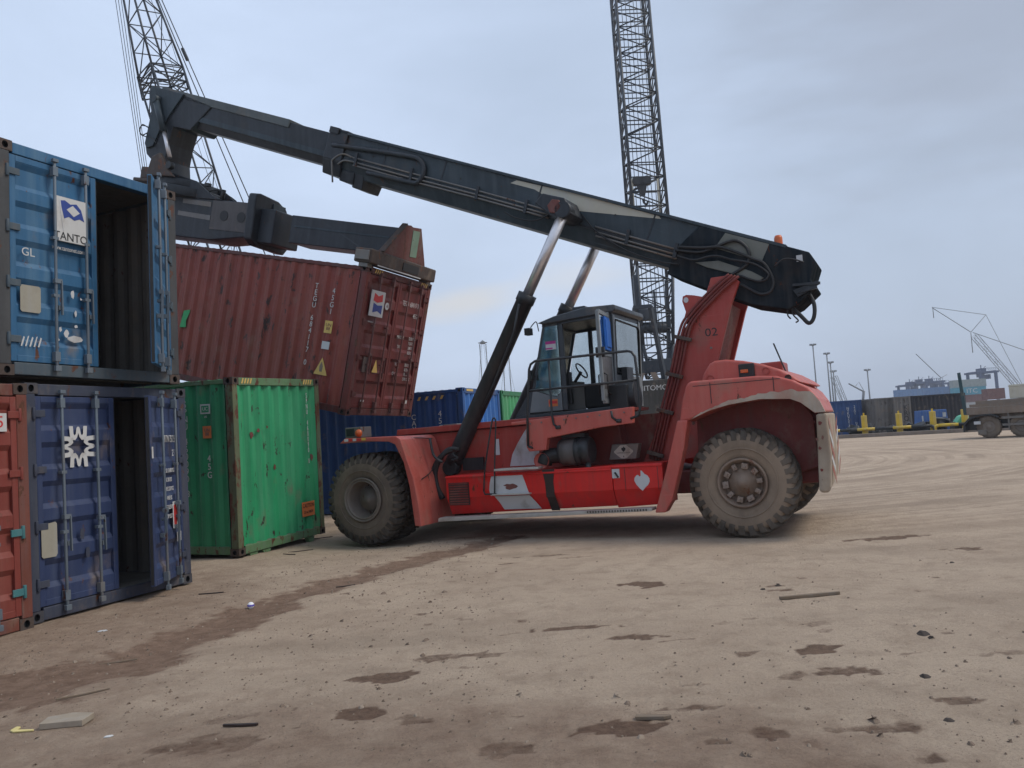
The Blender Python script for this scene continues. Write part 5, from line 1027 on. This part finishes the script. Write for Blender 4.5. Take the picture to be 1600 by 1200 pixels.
c_blue=paint('yard blue paint',(.022,.06,.17),.6,dirt=.12,fade=(.04,.08,.2)); c_br=paint('yard brown red paint',(.13,.05,.042),.65,dirt=.2); c_bk=paint('soot black box paint',(.022,.022,.028),.75,dirt=.12,rust=.15)
c_lb=paint('far light blue paint',(.10,.20,.38),.6); c_gr=paint('far grey green paint',(.24,.29,.29),.6); c_tq=paint('far turquoise paint',(.035,.26,.36),.6); c_cr=paint('far cream paint',(.52,.47,.38),.6); c_wh=paint('far pale grey paint',(.36,.38,.38),.6)
t=box_far(1297,1347.5,62,c_blue,'dark blue container end with white vertical lettering, right of the rear bumper',L=6)
text('N\nY\nK\nU\n7\n2\n1\n4',.26,M['white'],t,(1.35,-.003,1.35),SR,UP,space_line=.72); text('2\n2\nG\n1',.24,M['white'],t,(1.85,-.003,1.85),SR,UP,space_line=.72); text('N\nA\nU',.22,M['white'],t,(1.9,-.003,.75),SR,UP,space_line=.6)
box_far(1347,1372,75,c_br,'brown red container between the dark blue one and the soot grey one')
M['sooty']=paint('sooty grey steel',(.14,.13,.12),.8,rust=.35,rustcol=(.04,.03,.025),dirt=.3)
box_far(1369,1398,60.5,'sooty','sooty grey container end at the left of the black container'); t=box_far(1398.5,1425,60.0,'sooty','sooty grey container end with scrawled marks, touching the black container')
text('K\nR\nO',.5,c_bk,t,(.8,-.003,1.4),SR,UP,space_line=.8)
box_far(1426,1511,60.5,c_bk,'long black container behind the blue skip and the yellow bollards')
# tops of the second rank, standing on hidden boxes
for px0,px1,yb,dep,col,lab in ((1397,1444,632.5,130,c_wh,'pale grey container roof showing over the sooty grey containers'),(1443,1494,629,140,c_br,'brown red container beyond the black container, below the blue gantries')):
    z=at(px0,yb,dep).z; box_far(px0,px1,dep,col,lab,z=max(0,z-1.4),th=.02)
def stack(px0,px1,ybs,dep,cols,labs):
    for yb,col,lab in zip(ybs,cols,labs):
        z=at(px0,yb,dep).z; t=box_far(px0,px1,dep,col,lab,'containers stacked far away',z=max(0,z),th=.0)
    return t
stack(1404,1445,(621,),290,(c_lb,),('light blue container stacked far away, left end of the gantry cluster',)); stack(1447,1487,(617.5,),296,(c_lb,),('light blue container stacked far away under the right half of the gantry cluster',))
z1=at(1494,618,285).z
t=box_far(1494,1545,285,c_tq,'turquoise far container with white lettering below the grey green one','containers stacked far away',z=z1); text('ITC',2.1,M['white'],t,(6.2,-.03,1.25),SR,UP,bold=1,sx=1.2)
box_far(1494,1546,285.2,c_gr,'grey green far container stacked on the turquoise one','containers stacked far away',z=z1+2.62)
for i in range(3):
    box_far(1494,1545,285.1,(c_br,c_wh,c_blue)[i],('brown red','pale grey','dark blue')[i]+' far container low in the stack under the turquoise one','containers stacked far away',z=z1-2.62*(i+1)) if z1-2.62*(i+1)>-1 else None
z2=at(1545,624.5,200).z; box_far(1546,1574,200,c_br,'dark brown red container right of the turquoise far container',z=max(0,z2)); 
# kerb, pavement
K0,K1=Vector((2.0,68.6,0)),Vector((46.0,41.4,0)); kd=(K1-K0).normalized(); kn=Vector((-kd.y,kd.x,0)); 
if kn.y<0: kn=-kn
mb=MB(); a=K0-kd*30; b=K1+kd*30
def quadp(mb,a,b,n0,n1,z0,z1): mb.add([a+kn*n0+Vector((0,0,z0)),b+kn*n0+Vector((0,0,z0)),b+kn*n1+Vector((0,0,z0)),a+kn*n1+Vector((0,0,z0)),a+kn*n0+Vector((0,0,z1)),b+kn*n0+Vector((0,0,z1)),b+kn*n1+Vector((0,0,z1)),a+kn*n1+Vector((0,0,z1))],[(0,3,2,1),(4,5,6,7),(0,1,5,4),(1,2,6,5),(2,3,7,6),(3,0,4,7)])
quadp(mb,a,b,0,.35,-.1,.24); tag(mb.build('kerb',paint('dusty concrete kerb',(.21,.17,.14),.9,dirt=.4),bevel=.03),kind='structure')
mb=MB(); quadp(mb,a,b,.352,3.2,-.1,.16); tag(mb.build('pavement',paint('dirty pavement',(.10,.085,.075),.9,dirt=.3)),kind='structure')
# bollards
def kerbpt(px,off=.9):
    # point on the line parallel to the kerb seen in the direction of px
    d=at(px,660,1)-Vector((0,0,1.7067)); a=K0+kn*off; 
    t=(a.x*kd.y-a.y*kd.x)/(d.x*kd.y-d.y*kd.x); return Vector((d.x*t,d.y*t,.16))
def bollard(p):
    t=empty('bollard',Matrix.Translation(p) @ Matrix.Rotation(-.35,4,'Z')); mb=MB(); mb.box(-.18,.18,-.17,.17,0,1.28); mb.build('post',M['yellow'],t,bevel=.03)
    mb=MB(); mb.box(-.05,.05,-.05,.05,1.28,1.45); mb.build('top_pin',M['yellow'],t); mb=MB(); mb.box(-.28,.28,-.26,.26,0,.06); mb.build('base_plate',M['blackp'],t); return t
b0=bollard(kerbpt(1350.5)); labs=['yellow square bollard beside the dark blue container, leftmost of the four','yellow square bollard in front of the sooty grey containers','yellow square bollard in front of the blue skip','yellow square bollard next to the stake of the flatbed truck']
tag(b0,labs[0],'bollard','yellow bollards along the kerb')
for k,px in enumerate((1405,1458,1508)):
    n=copy_tree(b0); n.location=kerbpt(px); n['label']=labs[k+1]
def barrier(px0,px1,label,down):
    a=kerbpt(px0,.55); b=kerbpt(px1,.55); a.z=b.z=.52; L=(b-a).length; n=max(2,round(L/1.15)); mb=MB()
    for k in range(n): mb.tube([a.lerp(b,k/n),a.lerp(b,(k+1)/n)],.105,10,k%2)
    dn=Vector((0,0,-.36))
    for p,s in ((a,-1),(b,1)) : mb.tube(spline([p,p+kd*.15*s+Vector((0,0,-.06)),p+kd*.22*s+dn*.5,p+kd*.22*s+dn],4),.105,10,1 if s>0 and n%2==0 else 0)
    o=mb.build('pipe_barrier',[M['yellow'],M['blackp']]); tag(o,label,'barrier','striped pipe barriers along the kerb')
barrier(1285,1453,'yellow and black striped pipe barrier along the kerb, left of the blue skip',1); barrier(1466,1530,'short striped pipe barrier ending behind the flatbed truck wheel',1)
# blue skip
p=kerbpt(1438,2.6); t=empty('blue_skip',Matrix.Translation(p) @ Matrix.Rotation(-.12,4,'Z')); tag(t,'bright blue steel skip with white markings in front of the black container','skip')
M['teal2']=paint('dull teal post',(.02,.055,.065),.6,rust=.2,dirt=.2); M['skip']=paint('bright blue skip paint',(.045,.13,.36),.5,dirt=.15)
mb=MB(); mb.prism([(0,.0),(.12,1.35),(1.72,1.35),(1.85,0)],0,1.3); mb.build('skip_body',M['skip'],t,bevel=.03)
mb=MB(); mb.box(-.02,1.9,-.05,-.003,.32,.42); mb.build('white_band',M['white'],t); mb=MB(); mb.box(.12,.22,-.01,-.003,.5,1.0); mb.box(1.45,1.66,-.01,-.003,.85,1.15); mb.build('white_label',M['white'],t)
# scrap along the foot of the boxes
def heap(px,w,h,label,seed,mat='blackp',off=2.2):
    r=random.Random(seed); p=kerbpt(px,off); mb=MB()
    for k in range(16):
        c=p+kd*r.uniform(-w,w)+kn*r.uniform(-.3,.4); s=r.uniform(.12,.45); mb.T=Matrix.Translation((c.x,c.y,p.z+r.uniform(0,h*.6))) @ Matrix.Rotation(r.uniform(0,3),4,(r.random(),r.random(),r.random()+.1)); mb.box(-s,s,-s*.6,s*.6,-s*.4,s*.5)
    o=mb.build('scrap_heap',M[mat],bevel=.04); tag(o,label,'scrap heap')
heap(1368,1.6,.9,'low dark scrap heap behind the pipe barrier at the sooty container',1); heap(1424,2.0,.8,'dark scrap heap between the second bollard and the blue skip',2); heap(1487,1.8,1.1,'dark scrap heap right of the blue skip',3,off=1.6)
p=kerbpt(1501,1.5); mb=MB(); mb.T=Matrix.Translation(p); mb.prism([(-.5,.35),(-.1,.85),(.35,1.0),(.5,.3)],-.3,.3); tag(mb.build('tarpaulin',plain('pale green tarpaulin',(.12,.45,.28),.6),bevel=.05),'pale green tarpaulin bundle beside the fourth bollard','tarpaulin')
# flatbed truck at the right edge
DT=42; o=foot(1508,DT); xr=(foot(1640,DT-2.5)-o).normalized(); yr=Vector((-xr.y,xr.x,0))
t=empty('flatbed_truck',boxmat(o,xr,yr,(0,0,1))); tag(t,'dusty flatbed truck entering at the right edge, rear wheels and stake post visible','truck')
pxm=DT/1310.85
mb=MB(); mb.box(.1,9,.0,2.5,1.18,1.55); mb.box(.1,9,.3,.55,.9,1.18); mb.box(.1,9,1.95,2.2,.9,1.18); mb.build('flatbed',M['tan'],t,bevel=.02)
mb=MB(); mb.box(.25,9,.05,2.45,1.56,1.70); mb.box(.5,9,.2,2.3,1.70,1.86); o_=mb.build('steel_plate_load',M['tan'],t); 
mb=MB(); mb.box(2.0,8,.3,2.2,1.87,2.55); mb.box(1.98,8.02,.28,2.22,2.45,2.5); mb.build('cream_crate',M['cream'],t,bevel=.02)
mb=MB(); mb.prism([(-.05,1.2),(.12,1.2),(-.03,3.35),(-.17,3.33)],.05,.15); mb.build('stake_post',M['teal2'],t,bevel=.01)
def twheel(x):
    mb=MB(); mb.lathe([(.28,.03),(.40,.0),(.50,.01),(.545,.05),(.55,.15),(.545,.25),(.4,.3),(.28,.27)],(x,.05,.55),28); 
    for k in range(24):
        a=2*math.pi*k/24; mb.bar((x+.55*math.cos(a),.07,.55+.55*math.sin(a)),(x+.55*math.cos(a),.28,.55+.55*math.sin(a)),.05,.03)
    w=mb.build('wheel',M['tyre'],t); mb=MB(); mb.lathe([(.29,.06),(.25,.02),(.16,.10),(.10,.04),(.0001,.03)],(x,.05,.55),20); mb.build('rim',M['rim'],w)
for x in (1.02,2.45): twheel(x)
mb=MB(); 
arc=[(-.12,.35),(-.10,.75),(.15,1.02),(.6,1.18),(1.2,1.2),(1.55,1.05)]; inn=[(1.5,.98),(1.15,1.12),(.62,1.10),(.2,.95),(-.02,.70),(-.04,.35)]
mb.prism(arc+inn,-.02,.55); mb.prism([(-.1,.42),(.5,.42),(.62,1.05),(.15,1.0),(-.08,.74)],.30,.34); mb.build('mudguard',M['blackp'],t,bevel=.01)
mb=MB(); mb.box(.55,.92,-.03,.0,.18,.42); mb.build('number_plate',M['steel'],t); mb=MB(); mb.box(.4,.7,-.03,-.0,.70,.85); mb.build('tail_lamp',M['ltgrey'],t,bevel=.01)
mb=MB(); mb.box(1.65,9,-.02,.04,.92,1.02); mb.box(1.65,9,-.02,.04,.58,.68); 
for x in (1.9,2.8,3.7,4.6): mb.box(x,x+.06,-.01,.03,.4,1.18)
mb.build('side_guard',M['steel'],t); mb=MB(); mb.box(4.2,6.5,.4,2.1,.45,.9); mb.box(.4,3.4,.5,2.0,.45,1.15); mb.build('axle_frame',M['blackp'],t)

# ------------------------------------------------------------------ ground
def g2(px,py): 
    d=at(px,py,1)-Vector((0,0,1.7067)); k=-1.7067/d.z; return (d.x*k,d.y*k)
def line_axis(lo,hi,step,far):
    a=list(np.arange(lo,hi+1e-6,step)); s=step; x=hi; R_=[]
    while x<far: s*=1.22; x+=s; R_.append(min(x,far))
    s=step; x=lo; Ls=[]
    while x>-far: s*=1.22; x-=s; Ls.append(max(x,-far))
    return np.array(sorted(set(Ls))+a+sorted(set(R_)))
def build_ground():
    gx=line_axis(-7.5,8.5,.055,1500); gy=line_axis(3.2,15.5,.05,1500)
    nx,ny=len(gx),len(gy); X,Y=np.meshgrid(gx,gy); near=np.exp(-np.maximum(0,np.hypot(X,Y-9)-11)/6)
    Xf,Yf=X.ravel(),Y.ravel(); nr=near.ravel(); Z=np.zeros(len(Xf)); ST=np.zeros(len(Xf)); PT=np.zeros(len(Xf)); 
    # irregular fields from Blender's noise
    n1=np.zeros(len(Xf)); n2=n1.copy(); n3=n1.copy(); n4=n1.copy()
    for i in np.nonzero(nr>.02)[0]:
        x,y=Xf[i],Yf[i]; n1[i]=noise.noise((x*.35,y*.35,0)); n2[i]=noise.noise((x*1.6,y*1.6,3.1)); n3[i]=noise.noise((x*5.5,y*5.5,7.7)); n4[i]=noise.noise((x*13,y*13,1.7))
    Z+=nr*(.018*n1+.010*n2+.006*n3+.004*n4)
    # reddish churned band from the lower left corner to the front wheel
    band=[(-6.2,4.2),(-4.3,6.1),(-3.45,7.1),(-3.1,8.8),(-2.5,10.4),(-1.15,12.7),(-.2,14.2)]; wd=[1.0,.85,.6,.48,.42,.38,.3]
    dmin=np.full(len(Xf),9.); sgn=np.zeros(len(Xf))
    for (a,b,w0,w1) in zip(band[:-1],band[1:],wd[:-1],wd[1:]):
        ax,ay=a; bx,by=b; dx,dy=bx-ax,by-ay; t=np.clip(((Xf-ax)*dx+(Yf-ay)*dy)/(dx*dx+dy*dy),0,1); d=np.hypot(Xf-ax-t*dx,Yf-ay-t*dy)/(w0+(w1-w0)*t); dmin=np.minimum(dmin,d)
    e=dmin+.5*n2+.4*n3+.3*n4+.25*n1
    bandm=np.clip((1.0-e)/.45,0,1); ST=np.maximum(ST,bandm*.72); Z-=.035*np.clip(1.1-dmin,0,1)*nr
    # damp reddish soil in the lower left and the bottom strip
    low=np.clip((5.9-Yf+.9*n1+.5*n2+.15*(-Xf))/1.3,0,1)*np.clip((2.6-Xf+1.2*n1)/1.5,0,1); ST=np.maximum(ST,low*.36)
    left=np.clip((-2.8-Xf-.16*(Yf-9)+.6*n1+.35*n2)/.9,0,1)*np.clip((13.8-Yf)/2,0,1); ST=np.maximum(ST,left*.30)
    # mud pits: (px,py,rx,ry,darkness,red)
    pits=[(1015,913,.36,.10,.95,-.5),(1268,1013,.17,.09,1.0,0),(1305,1048,.24,.07,.7,0),(612,1056,.25,.08,.95,0),(570,1113,.15,.09,1.,0),(978,1141,.26,.11,1.,.2),(1390,1137,.20,.05,.7,0),(990,995,.26,.07,.75,0),(900,981,.42,.05,.75,0),(708,1025,.30,.06,.65,0),(1183,1147,.15,.09,.7,0),(1080,1108,.10,.06,.7,0),(1390,839,.55,.12,.75,0),(1250,1051,.16,.05,.6,0),(1070,1000,.16,.05,.6,0),(310,1165,.34,.13,.6,.3),(375,1120,.2,.06,.5,.2),(655,1165,.25,.08,.35,0),(1230,1060,.12,.04,.6,0),(1510,856,.22,.10,.7,0),(1395,1135,.25,.05,.5,0),(840,868,.35,.05,.6,0),(1290,985,.1,.05,.5,0),(780,1170,.20,.08,.6,0),(1105,1107,.16,.05,.6,0),(1560,1020,.2,.05,.5,0),(1215,915,.2,.05,.6,0),(900,870,.25,.06,.5,0)]
    pr=random.Random(3)
    pits=[(a,b,c,d,e_*.82,f) for a,b,c,d,e_,f in pits]+[(pr.uniform(450,1600),pr.uniform(870,1190),pr.uniform(.03,.15),pr.uniform(.02,.06),pr.uniform(.25,.6),pr.uniform(-.6,.4)) for _ in range(45)]
    for px,py,rx,ry,dk,an in pits:
        cx,cy=g2(px,py); a=an; ux=(Xf-cx)*math.cos(a)+(Yf-cy)*math.sin(a); uy=-(Xf-cx)*math.sin(a)+(Yf-cy)*math.cos(a)
        q=np.hypot(ux/rx,uy/(ry*1.5)); m=np.clip((1.0-q-.75*n3-.40*n2-.5*n4)/.16,0,1); m[q>1.8]=0; PT=np.maximum(PT,m*dk); Z-=.008*m*dk
    # tyre tracks: faint lugged lines curving to the front wheel
    for pts_ in ([(430,955),(470,975),(510,1000),(535,1010)],[(640,880),(655,905),(640,935),(560,955)],[(1600,735),(1480,790),(1340,815),(1200,860)],[(1600,700),(1500,760),(1380,800),(1290,812)]):
        W_=[g2(*p) for p in pts_]; 
        for off in (-.16,0,.16):
            for (a,b) in zip(W_[:-1],W_[1:]):
                dx,dy=b[0]-a[0],b[1]-a[1]; L2=dx*dx+dy*dy; t=np.clip(((Xf-a[0])*dx+(Yf-a[1])*dy)/L2,0,1); px_=a[0]+t*dx-off*dy/math.sqrt(L2); py_=a[1]+t*dy+off*dx/math.sqrt(L2); d=np.hypot(Xf-px_,Yf-py_)
                s=np.sin(t*math.sqrt(L2)*42+off*20); Z-=.008*np.clip(1-d/.07,0,1)*(.55+.45*s)*nr
    # settle under the wheels
    for cx,cy,dz in ((-2.707,14.6,.06),(-2.3,15.4,.05),(3.26,12.3,.022),(4.2,14.1,.02)): Z-=dz*np.exp(-((Xf-cx)**2+(Yf-cy)**2)/(1.0**2))
    me=bpy.data.meshes.new('ground'); nv=nx*ny; me.vertices.add(nv); me.vertices.foreach_set('co',np.stack([Xf,Yf,Z],1).ravel().astype(np.float32))
    idx=np.arange(nv).reshape(ny,nx); q=np.stack([idx[:-1,:-1],idx[:-1,1:],idx[1:,1:],idx[1:,:-1]],-1).reshape(-1,4); nf=len(q)
    me.loops.add(nf*4); me.loops.foreach_set('vertex_index',q.ravel().astype(np.int32)); me.polygons.add(nf); me.polygons.foreach_set('loop_start',np.arange(0,nf*4,4,dtype=np.int32)); me.polygons.foreach_set('use_smooth',np.ones(nf,dtype=bool)); me.update(calc_edges=True)
    for nm,arr in (('stain',ST),('pit',PT)):
        at_=me.attributes.new(nm,'FLOAT','POINT'); at_.data.foreach_set('value',arr.astype(np.float32))
    m=bpy.data.materials.new('packed dirt'); m.use_nodes=True; nt=m.node_tree; N=nt.nodes; L=nt.links; b=N['Principled BSDF']; b.inputs['Roughness'].default_value=.95; b.inputs['Specular IOR Level'].default_value=.15
    tc=N.new('ShaderNodeTexCoord')
    def nz(sc,det=6,ro=.6,msc=(1,1,1),rot=0,dist=0):
        mp=N.new('ShaderNodeMapping'); mp.inputs['Scale'].default_value=msc; mp.inputs['Rotation'].default_value=(0,0,rot); L.new(tc.outputs['Object'],mp.inputs[0]); n=N.new('ShaderNodeTexNoise'); n.inputs['Scale'].default_value=sc; n.inputs['Detail'].default_value=det; n.inputs['Roughness'].default_value=ro; n.inputs['Distortion'].default_value=dist; L.new(mp.outputs[0],n.inputs['Vector']); return n.outputs['Fac']
    def ramp(f,p0,p1):
        r=N.new('ShaderNodeValToRGB'); r.color_ramp.elements[0].position=p0; r.color_ramp.elements[1].position=p1; L.new(f,r.inputs[0]); return r.outputs[0]
    def mix(f,a,c):
        x=N.new('ShaderNodeMix'); x.data_type='RGBA'; L.new(f,x.inputs[0])
        for i,v in ((6,a),(7,c)):
            if hasattr(v,'links'): L.new(v,x.inputs[i])
            else: x.inputs[i].default_value=(*v,1)
        return x.outputs[2]
    def mul(f,k):
        x=N.new('ShaderNodeMath'); x.operation='MULTIPLY'; L.new(f,x.inputs[0])
        if hasattr(k,'links'): L.new(k,x.inputs[1])
        else: x.inputs[1].default_value=k
        return x.outputs[0]
    cur=mix(ramp(nz(.55,8,.62),.32,.68),(.43,.330,.247),(.545,.430,.325))
    cur=mix(mul(ramp(nz(2.6,8,.7,dist=.4),.48,.70),.6),cur,(.30,.222,.162))
    # concentric sweeps left by turning tyres
    sb=N.new('ShaderNodeVectorMath'); sb.operation='DISTANCE'; L.new(tc.outputs['Object'],sb.inputs[0]); sb.inputs[1].default_value=(2.5,34,0)
    sx=N.new('ShaderNodeSeparateXYZ'); L.new(tc.outputs['Object'],sx.inputs[0])
    mrg=N.new('ShaderNodeMapRange'); mrg.interpolation_type='SMOOTHSTEP'; mrg.inputs[1].default_value=9.0; mrg.inputs[2].default_value=14.; L.new(sx.outputs['Y'],mrg.inputs[0])
    mrx=N.new('ShaderNodeMapRange'); mrx.interpolation_type='SMOOTHSTEP'; mrx.inputs[1].default_value=1.0; mrx.inputs[2].default_value=6.; L.new(sx.outputs['X'],mrx.inputs[0])
    region=mul(mrg.outputs[0],mrx.outputs[0])
    for sc_,k_ in ((1.1,.6),(3.2,.45)):
        w1=N.new('ShaderNodeTexNoise'); w1.noise_dimensions='1D'; w1.inputs['Scale'].default_value=sc_; w1.inputs['Detail'].default_value=3; L.new(sb.outputs['Value'],w1.inputs['W'])
        cur=mix(mul(mul(ramp(w1.outputs['Fac'],.50,.64),mul(ramp(nz(.22,4),.40,.58),region)),k_),cur,(.275,.21,.157))
    cur=mix(mul(ramp(nz(.18,5,.6,(1,3,1),.35),.52,.66),.5),cur,(.31,.24,.18))
    cur=mix(mul(ramp(nz(9,6,.75),.60,.72),.5),cur,(.22,.16,.12))
    cur=mix(mul(ramp(nz(55,5,.75),.50,.72),.4),cur,(.215,.158,.115))
    cur=mix(mul(ramp(nz(26,6,.75,(1,1,1),.3),.56,.70),.45),cur,(.46,.375,.29))
    cur=mix(mul(ramp(nz(130,3,.7),.55,.75),.4),cur,(.15,.11,.08))
    a1=N.new('ShaderNodeAttribute'); a1.attribute_name='stain'; a2=N.new('ShaderNodeAttribute'); a2.attribute_name='pit'
    soil=mix(ramp(nz(6.5,9,.78),.38,.62),(.14,.082,.056),(.26,.17,.122))
    def edge(att,sc,p0,p1,amp):
        x=N.new('ShaderNodeMath'); x.operation='MULTIPLY_ADD'; L.new(nz(sc,7,.72),x.inputs[0]); x.inputs[1].default_value=amp; L.new(att,x.inputs[2]); return ramp(x.outputs[0],p0,p1)
    cur=mix(mul(edge(a1.outputs['Fac'],3.5,.42,.95,.75),.85),cur,soil)
    pitc=mix(ramp(nz(14,6,.7),.4,.65),(.09,.052,.036),(.18,.112,.078))
    cur=mix(mul(edge(a2.outputs['Fac'],9,.66,.98,.75),.85),cur,pitc)
    sp=N.new('ShaderNodeTexVoronoi'); sp.inputs['Scale'].default_value=38; sp.inputs['Randomness'].default_value=1; L.new(tc.outputs['Object'],sp.inputs['Vector'])
    lt=N.new('ShaderNodeMath'); lt.operation='LESS_THAN'; lt.inputs[1].default_value=.16; L.new(sp.outputs['Distance'],lt.inputs[0])
    cur=mix(mul(mul(lt.outputs[0],ramp(nz(1.1,4),.5,.6)),.6),cur,(.10,.075,.058))
    L.new(cur,b.inputs['Base Color'])
    h1=nz(9,10,.78); h2=nz(38,6,.7); ad=N.new('ShaderNodeMath'); ad.operation='MULTIPLY_ADD'; ad.inputs[1].default_value=.35; L.new(h2,ad.inputs[0]); L.new(h1,ad.inputs[2])
    bp_=N.new('ShaderNodeBump'); bp_.inputs['Strength'].default_value=1.0; bp_.inputs['Distance'].default_value=.05; L.new(ad.outputs[0],bp_.inputs['Height']); L.new(bp_.outputs[0],b.inputs['Normal'])
    me.materials.append(m); o=bpy.data.objects.new('ground',me); C.objects.link(o); tag(o,kind='structure'); return o,gx,gy,Z.reshape(ny,nx)
ground,GX,GY,GZ=build_ground()
def gz(x,y):
    i=min(max(np.searchsorted(GX,x)-1,0),len(GX)-2); j=min(max(np.searchsorted(GY,y)-1,0),len(GY)-2)
    return float(GZ[j,i]+GZ[j,i+1]+GZ[j+1,i]+GZ[j+1,i+1])/4
# loose grit and clods: nobody could count them
def pebble(mb,x,y,s,r,mi=0,flat_=.6):
    z=gz(x,y); vs=[]; k=r.uniform(0,6.28)
    for (a,b,c) in ((1,0,0),(.45,.9,.05),(-.6,.7,0),(-.95,-.2,.05),(-.3,-.95,0),(.6,-.75,.05)): 
        q=r.uniform(.7,1.2)*s; vs.append((x+q*(a*math.cos(k)-b*math.sin(k)),y+q*(a*math.sin(k)+b*math.cos(k)),z+c*s-.004))
    for (a,b) in ((.5,.1),(-.2,.5),(-.3,-.4)):
        q=r.uniform(.7,1.2)*s; vs.append((x+q*a,y+q*b,z+s*flat_*r.uniform(.7,1.2)))
    mb.add(vs,[(0,1,6),(1,2,7),(1,7,6),(2,3,7),(3,8,7),(3,4,8),(4,5,8),(5,0,6),(5,6,8),(6,7,8)],mi)
r=random.Random(11); mb=MB()
for k in range(3700):
    if k<2600: x,y=r.uniform(-5.2,-.3),r.uniform(5.5,14.5)
    else:
        py=860+335*r.random()**.8; x,y=g2(r.uniform(0,1600),py)
    if x<-4.6+ (y-9.2)*.36 and y>9.0: continue
    s=abs(r.gauss(0,.0075))+.0025; s*=2.2 if r.random()<.03 else 1
    pebble(mb,x,y,s,r,0 if r.random()<.6 else 1)
o=mb.build('gravel',[plain('grit brown',(.17,.125,.092),.95),plain('grit tan',(.26,.205,.155),.95)],recalc=False); tag(o,'loose grit and small clods scattered over the packed dirt','gravel',kind='stuff')
# ------------------------------------------------------------------ things lying on the dirt
def lay(name,label,cat,px,py,mat,poly,th,rz=0,group=None,lift=.0,tilt=0,bevel=.004):
    x,y=g2(px,py); mb=MB(); mb.prism(poly,0,th,'z'); o=mb.build(name,mat,bevel=bevel); o.location=(x,y,gz(x,y)+.002+lift); o.rotation_euler=(tilt,0,rz); tag(o,label,cat,group); return o
m_wood=paint('weathered wood',(.17,.125,.085),.85,dirt=.3,bump=.5); m_clod=plain('dark clod',(.045,.034,.028),.95); m_card=paint('pale board',(.30,.25,.19),.85,dirt=.3,bump=.5)
lay('board_piece','pale flat slab of board lying at the lower left','board',103,1132,m_card,[(-.14,-.07),(.13,-.10),(.16,.05),(.02,.11),(-.13,.07)],.04,.2)
lay('plank','thin grey plank lying on the dirt right of centre','plank',1266,933,m_wood,[(-.30,-.018),(-.1,-.024),(.29,-.012),(.30,.014),(-.05,.02),(-.30,.012)],.028,.10)
lay('wood_piece','short brown wooden piece lying beside a mud pit at the bottom','wood piece',1021,1125,m_wood,[(-.105,-.022),(.06,-.026),(.105,-.008),(.10,.012),(-.10,.022)],.022,-.12)
lay('twig','dark twig lying near the bottom left','twig',377,1136,M['oil'],[(-.12,.0),(.0,-.016),(.10,-.012),(.11,.003),(.0,.006),(-.11,.012)],.018,-.05)
o=lay('peel_strip','curled yellow strip of peel at the lower left corner','strip',32,1142,plain('pale yellow peel',(.62,.52,.22),.6),[(-.05,.06),(-.02,.05),(-.015,-.01),(.10,-.035),(.10,-.05),(-.03,-.04),(-.06,-.01)],.012,.1)
for k,(px,py,s,l) in enumerate(((1443,992,.06,'flat dark clod, largest of the two at the right'),(1445,1057,.045,'round dark clod below the flat one at the right'),(1482,1125,.035,'small dark clod near the lower right corner'),(1456,998,.04,'small dark clod touching the flat one at the right'),(1192,922,.04,'dark clod just left of the thin plank'),(1215,915,.05,'flat dark crumb left above the thin plank'),(1487,878,.035,'small dark clod at the far right, nearest the truck'))):
    x,y=g2(px,py); mb=MB(); pebble(mb,x,y,s,random.Random(k),0,.38); o=mb.build('clod',m_clod,recalc=False,bevel=.006); tag(o,l,'clod','dark clods on the dirt')
x,y=g2(392,948); mb=MB(); mb.lathe([(.0001,-.038),(.022,-.031),(.034,-.012),(.037,.005),(.033,.02),(.02,.034),(.0001,.038)],(x,y,gz(x,y)+.036),16,'z',0); mb.lathe([(.0375,-.006),(.0385,.004),(.036,.012)],(x,y,gz(x,y)+.036),16,'z',1); tag(mb.build('plastic_cap',[plain('white plastic',(.85,.85,.88),.4),plain('violet plastic',(.12,.09,.45),.4)]),'small white and violet plastic cap lying on the reddish track','bottle cap')
for px,py,s,l,m in ((122,949,.07,'white scrap lying against the navy container','white'),(170,1153,.03,'tiny white scrap near the bottom left','white'),(160,988,.05,'pale scrap in front of the navy container','ltgrey')):
    lay('paper_scrap',l,'scrap',px,py,M[m],[(-s,-s*.3),(s*.2,-s*.5),(s,-.1*s),(s*.6,s*.4),(-s*.5,s*.35)],.008,.3,'pale scraps on the ground',tilt=.15)
for px,py,rz,L_,l in ((470,860,.5,.35,'crossed broken sticks in front of the green container'),(497,841,.3,.45,'broken stick lying near the front wheel'),(452,866,-.6,.25,'short stick left of the crossed sticks'),(330,928,.1,.25,'thin twig lying before the navy container door'),(185,1030,.35,.25,'pale twig lying on the reddish track'),(130,1085,.6,.3,'pale bent twig at the lower left'),(540,915,.4,.2,'dark root lying in the reddish track')):
    lay('stick',l,'stick',px,py,m_wood if 'pale' in l else M['oil'],[(-L_*.6,-.007),(0,-.016),(L_*.6,-.004),(L_*.6,.004),(0,-.004),(-L_*.6,.005)],.014,rz,'sticks on the dirt')

# ------------------------------------------------------------------ air
mb=MB(); mb.box(-1515,1515,-1515,1515,-1.5,66); hz=mb.build('haze',bpy.data.materials.new('haze')); tag(hz,kind='stuff')
m=hz.data.materials[0]; m.use_nodes=True; N=m.node_tree.nodes; N.clear(); o_=N.new('ShaderNodeOutputMaterial'); v=N.new('ShaderNodeVolumePrincipled'); v.inputs['Color'].default_value=(.86,.90,.97,1); v.inputs['Density'].default_value=.00055; v.inputs['Anisotropy'].default_value=.2; m.node_tree.links.new(v.outputs[0],o_.inputs['Volume'])
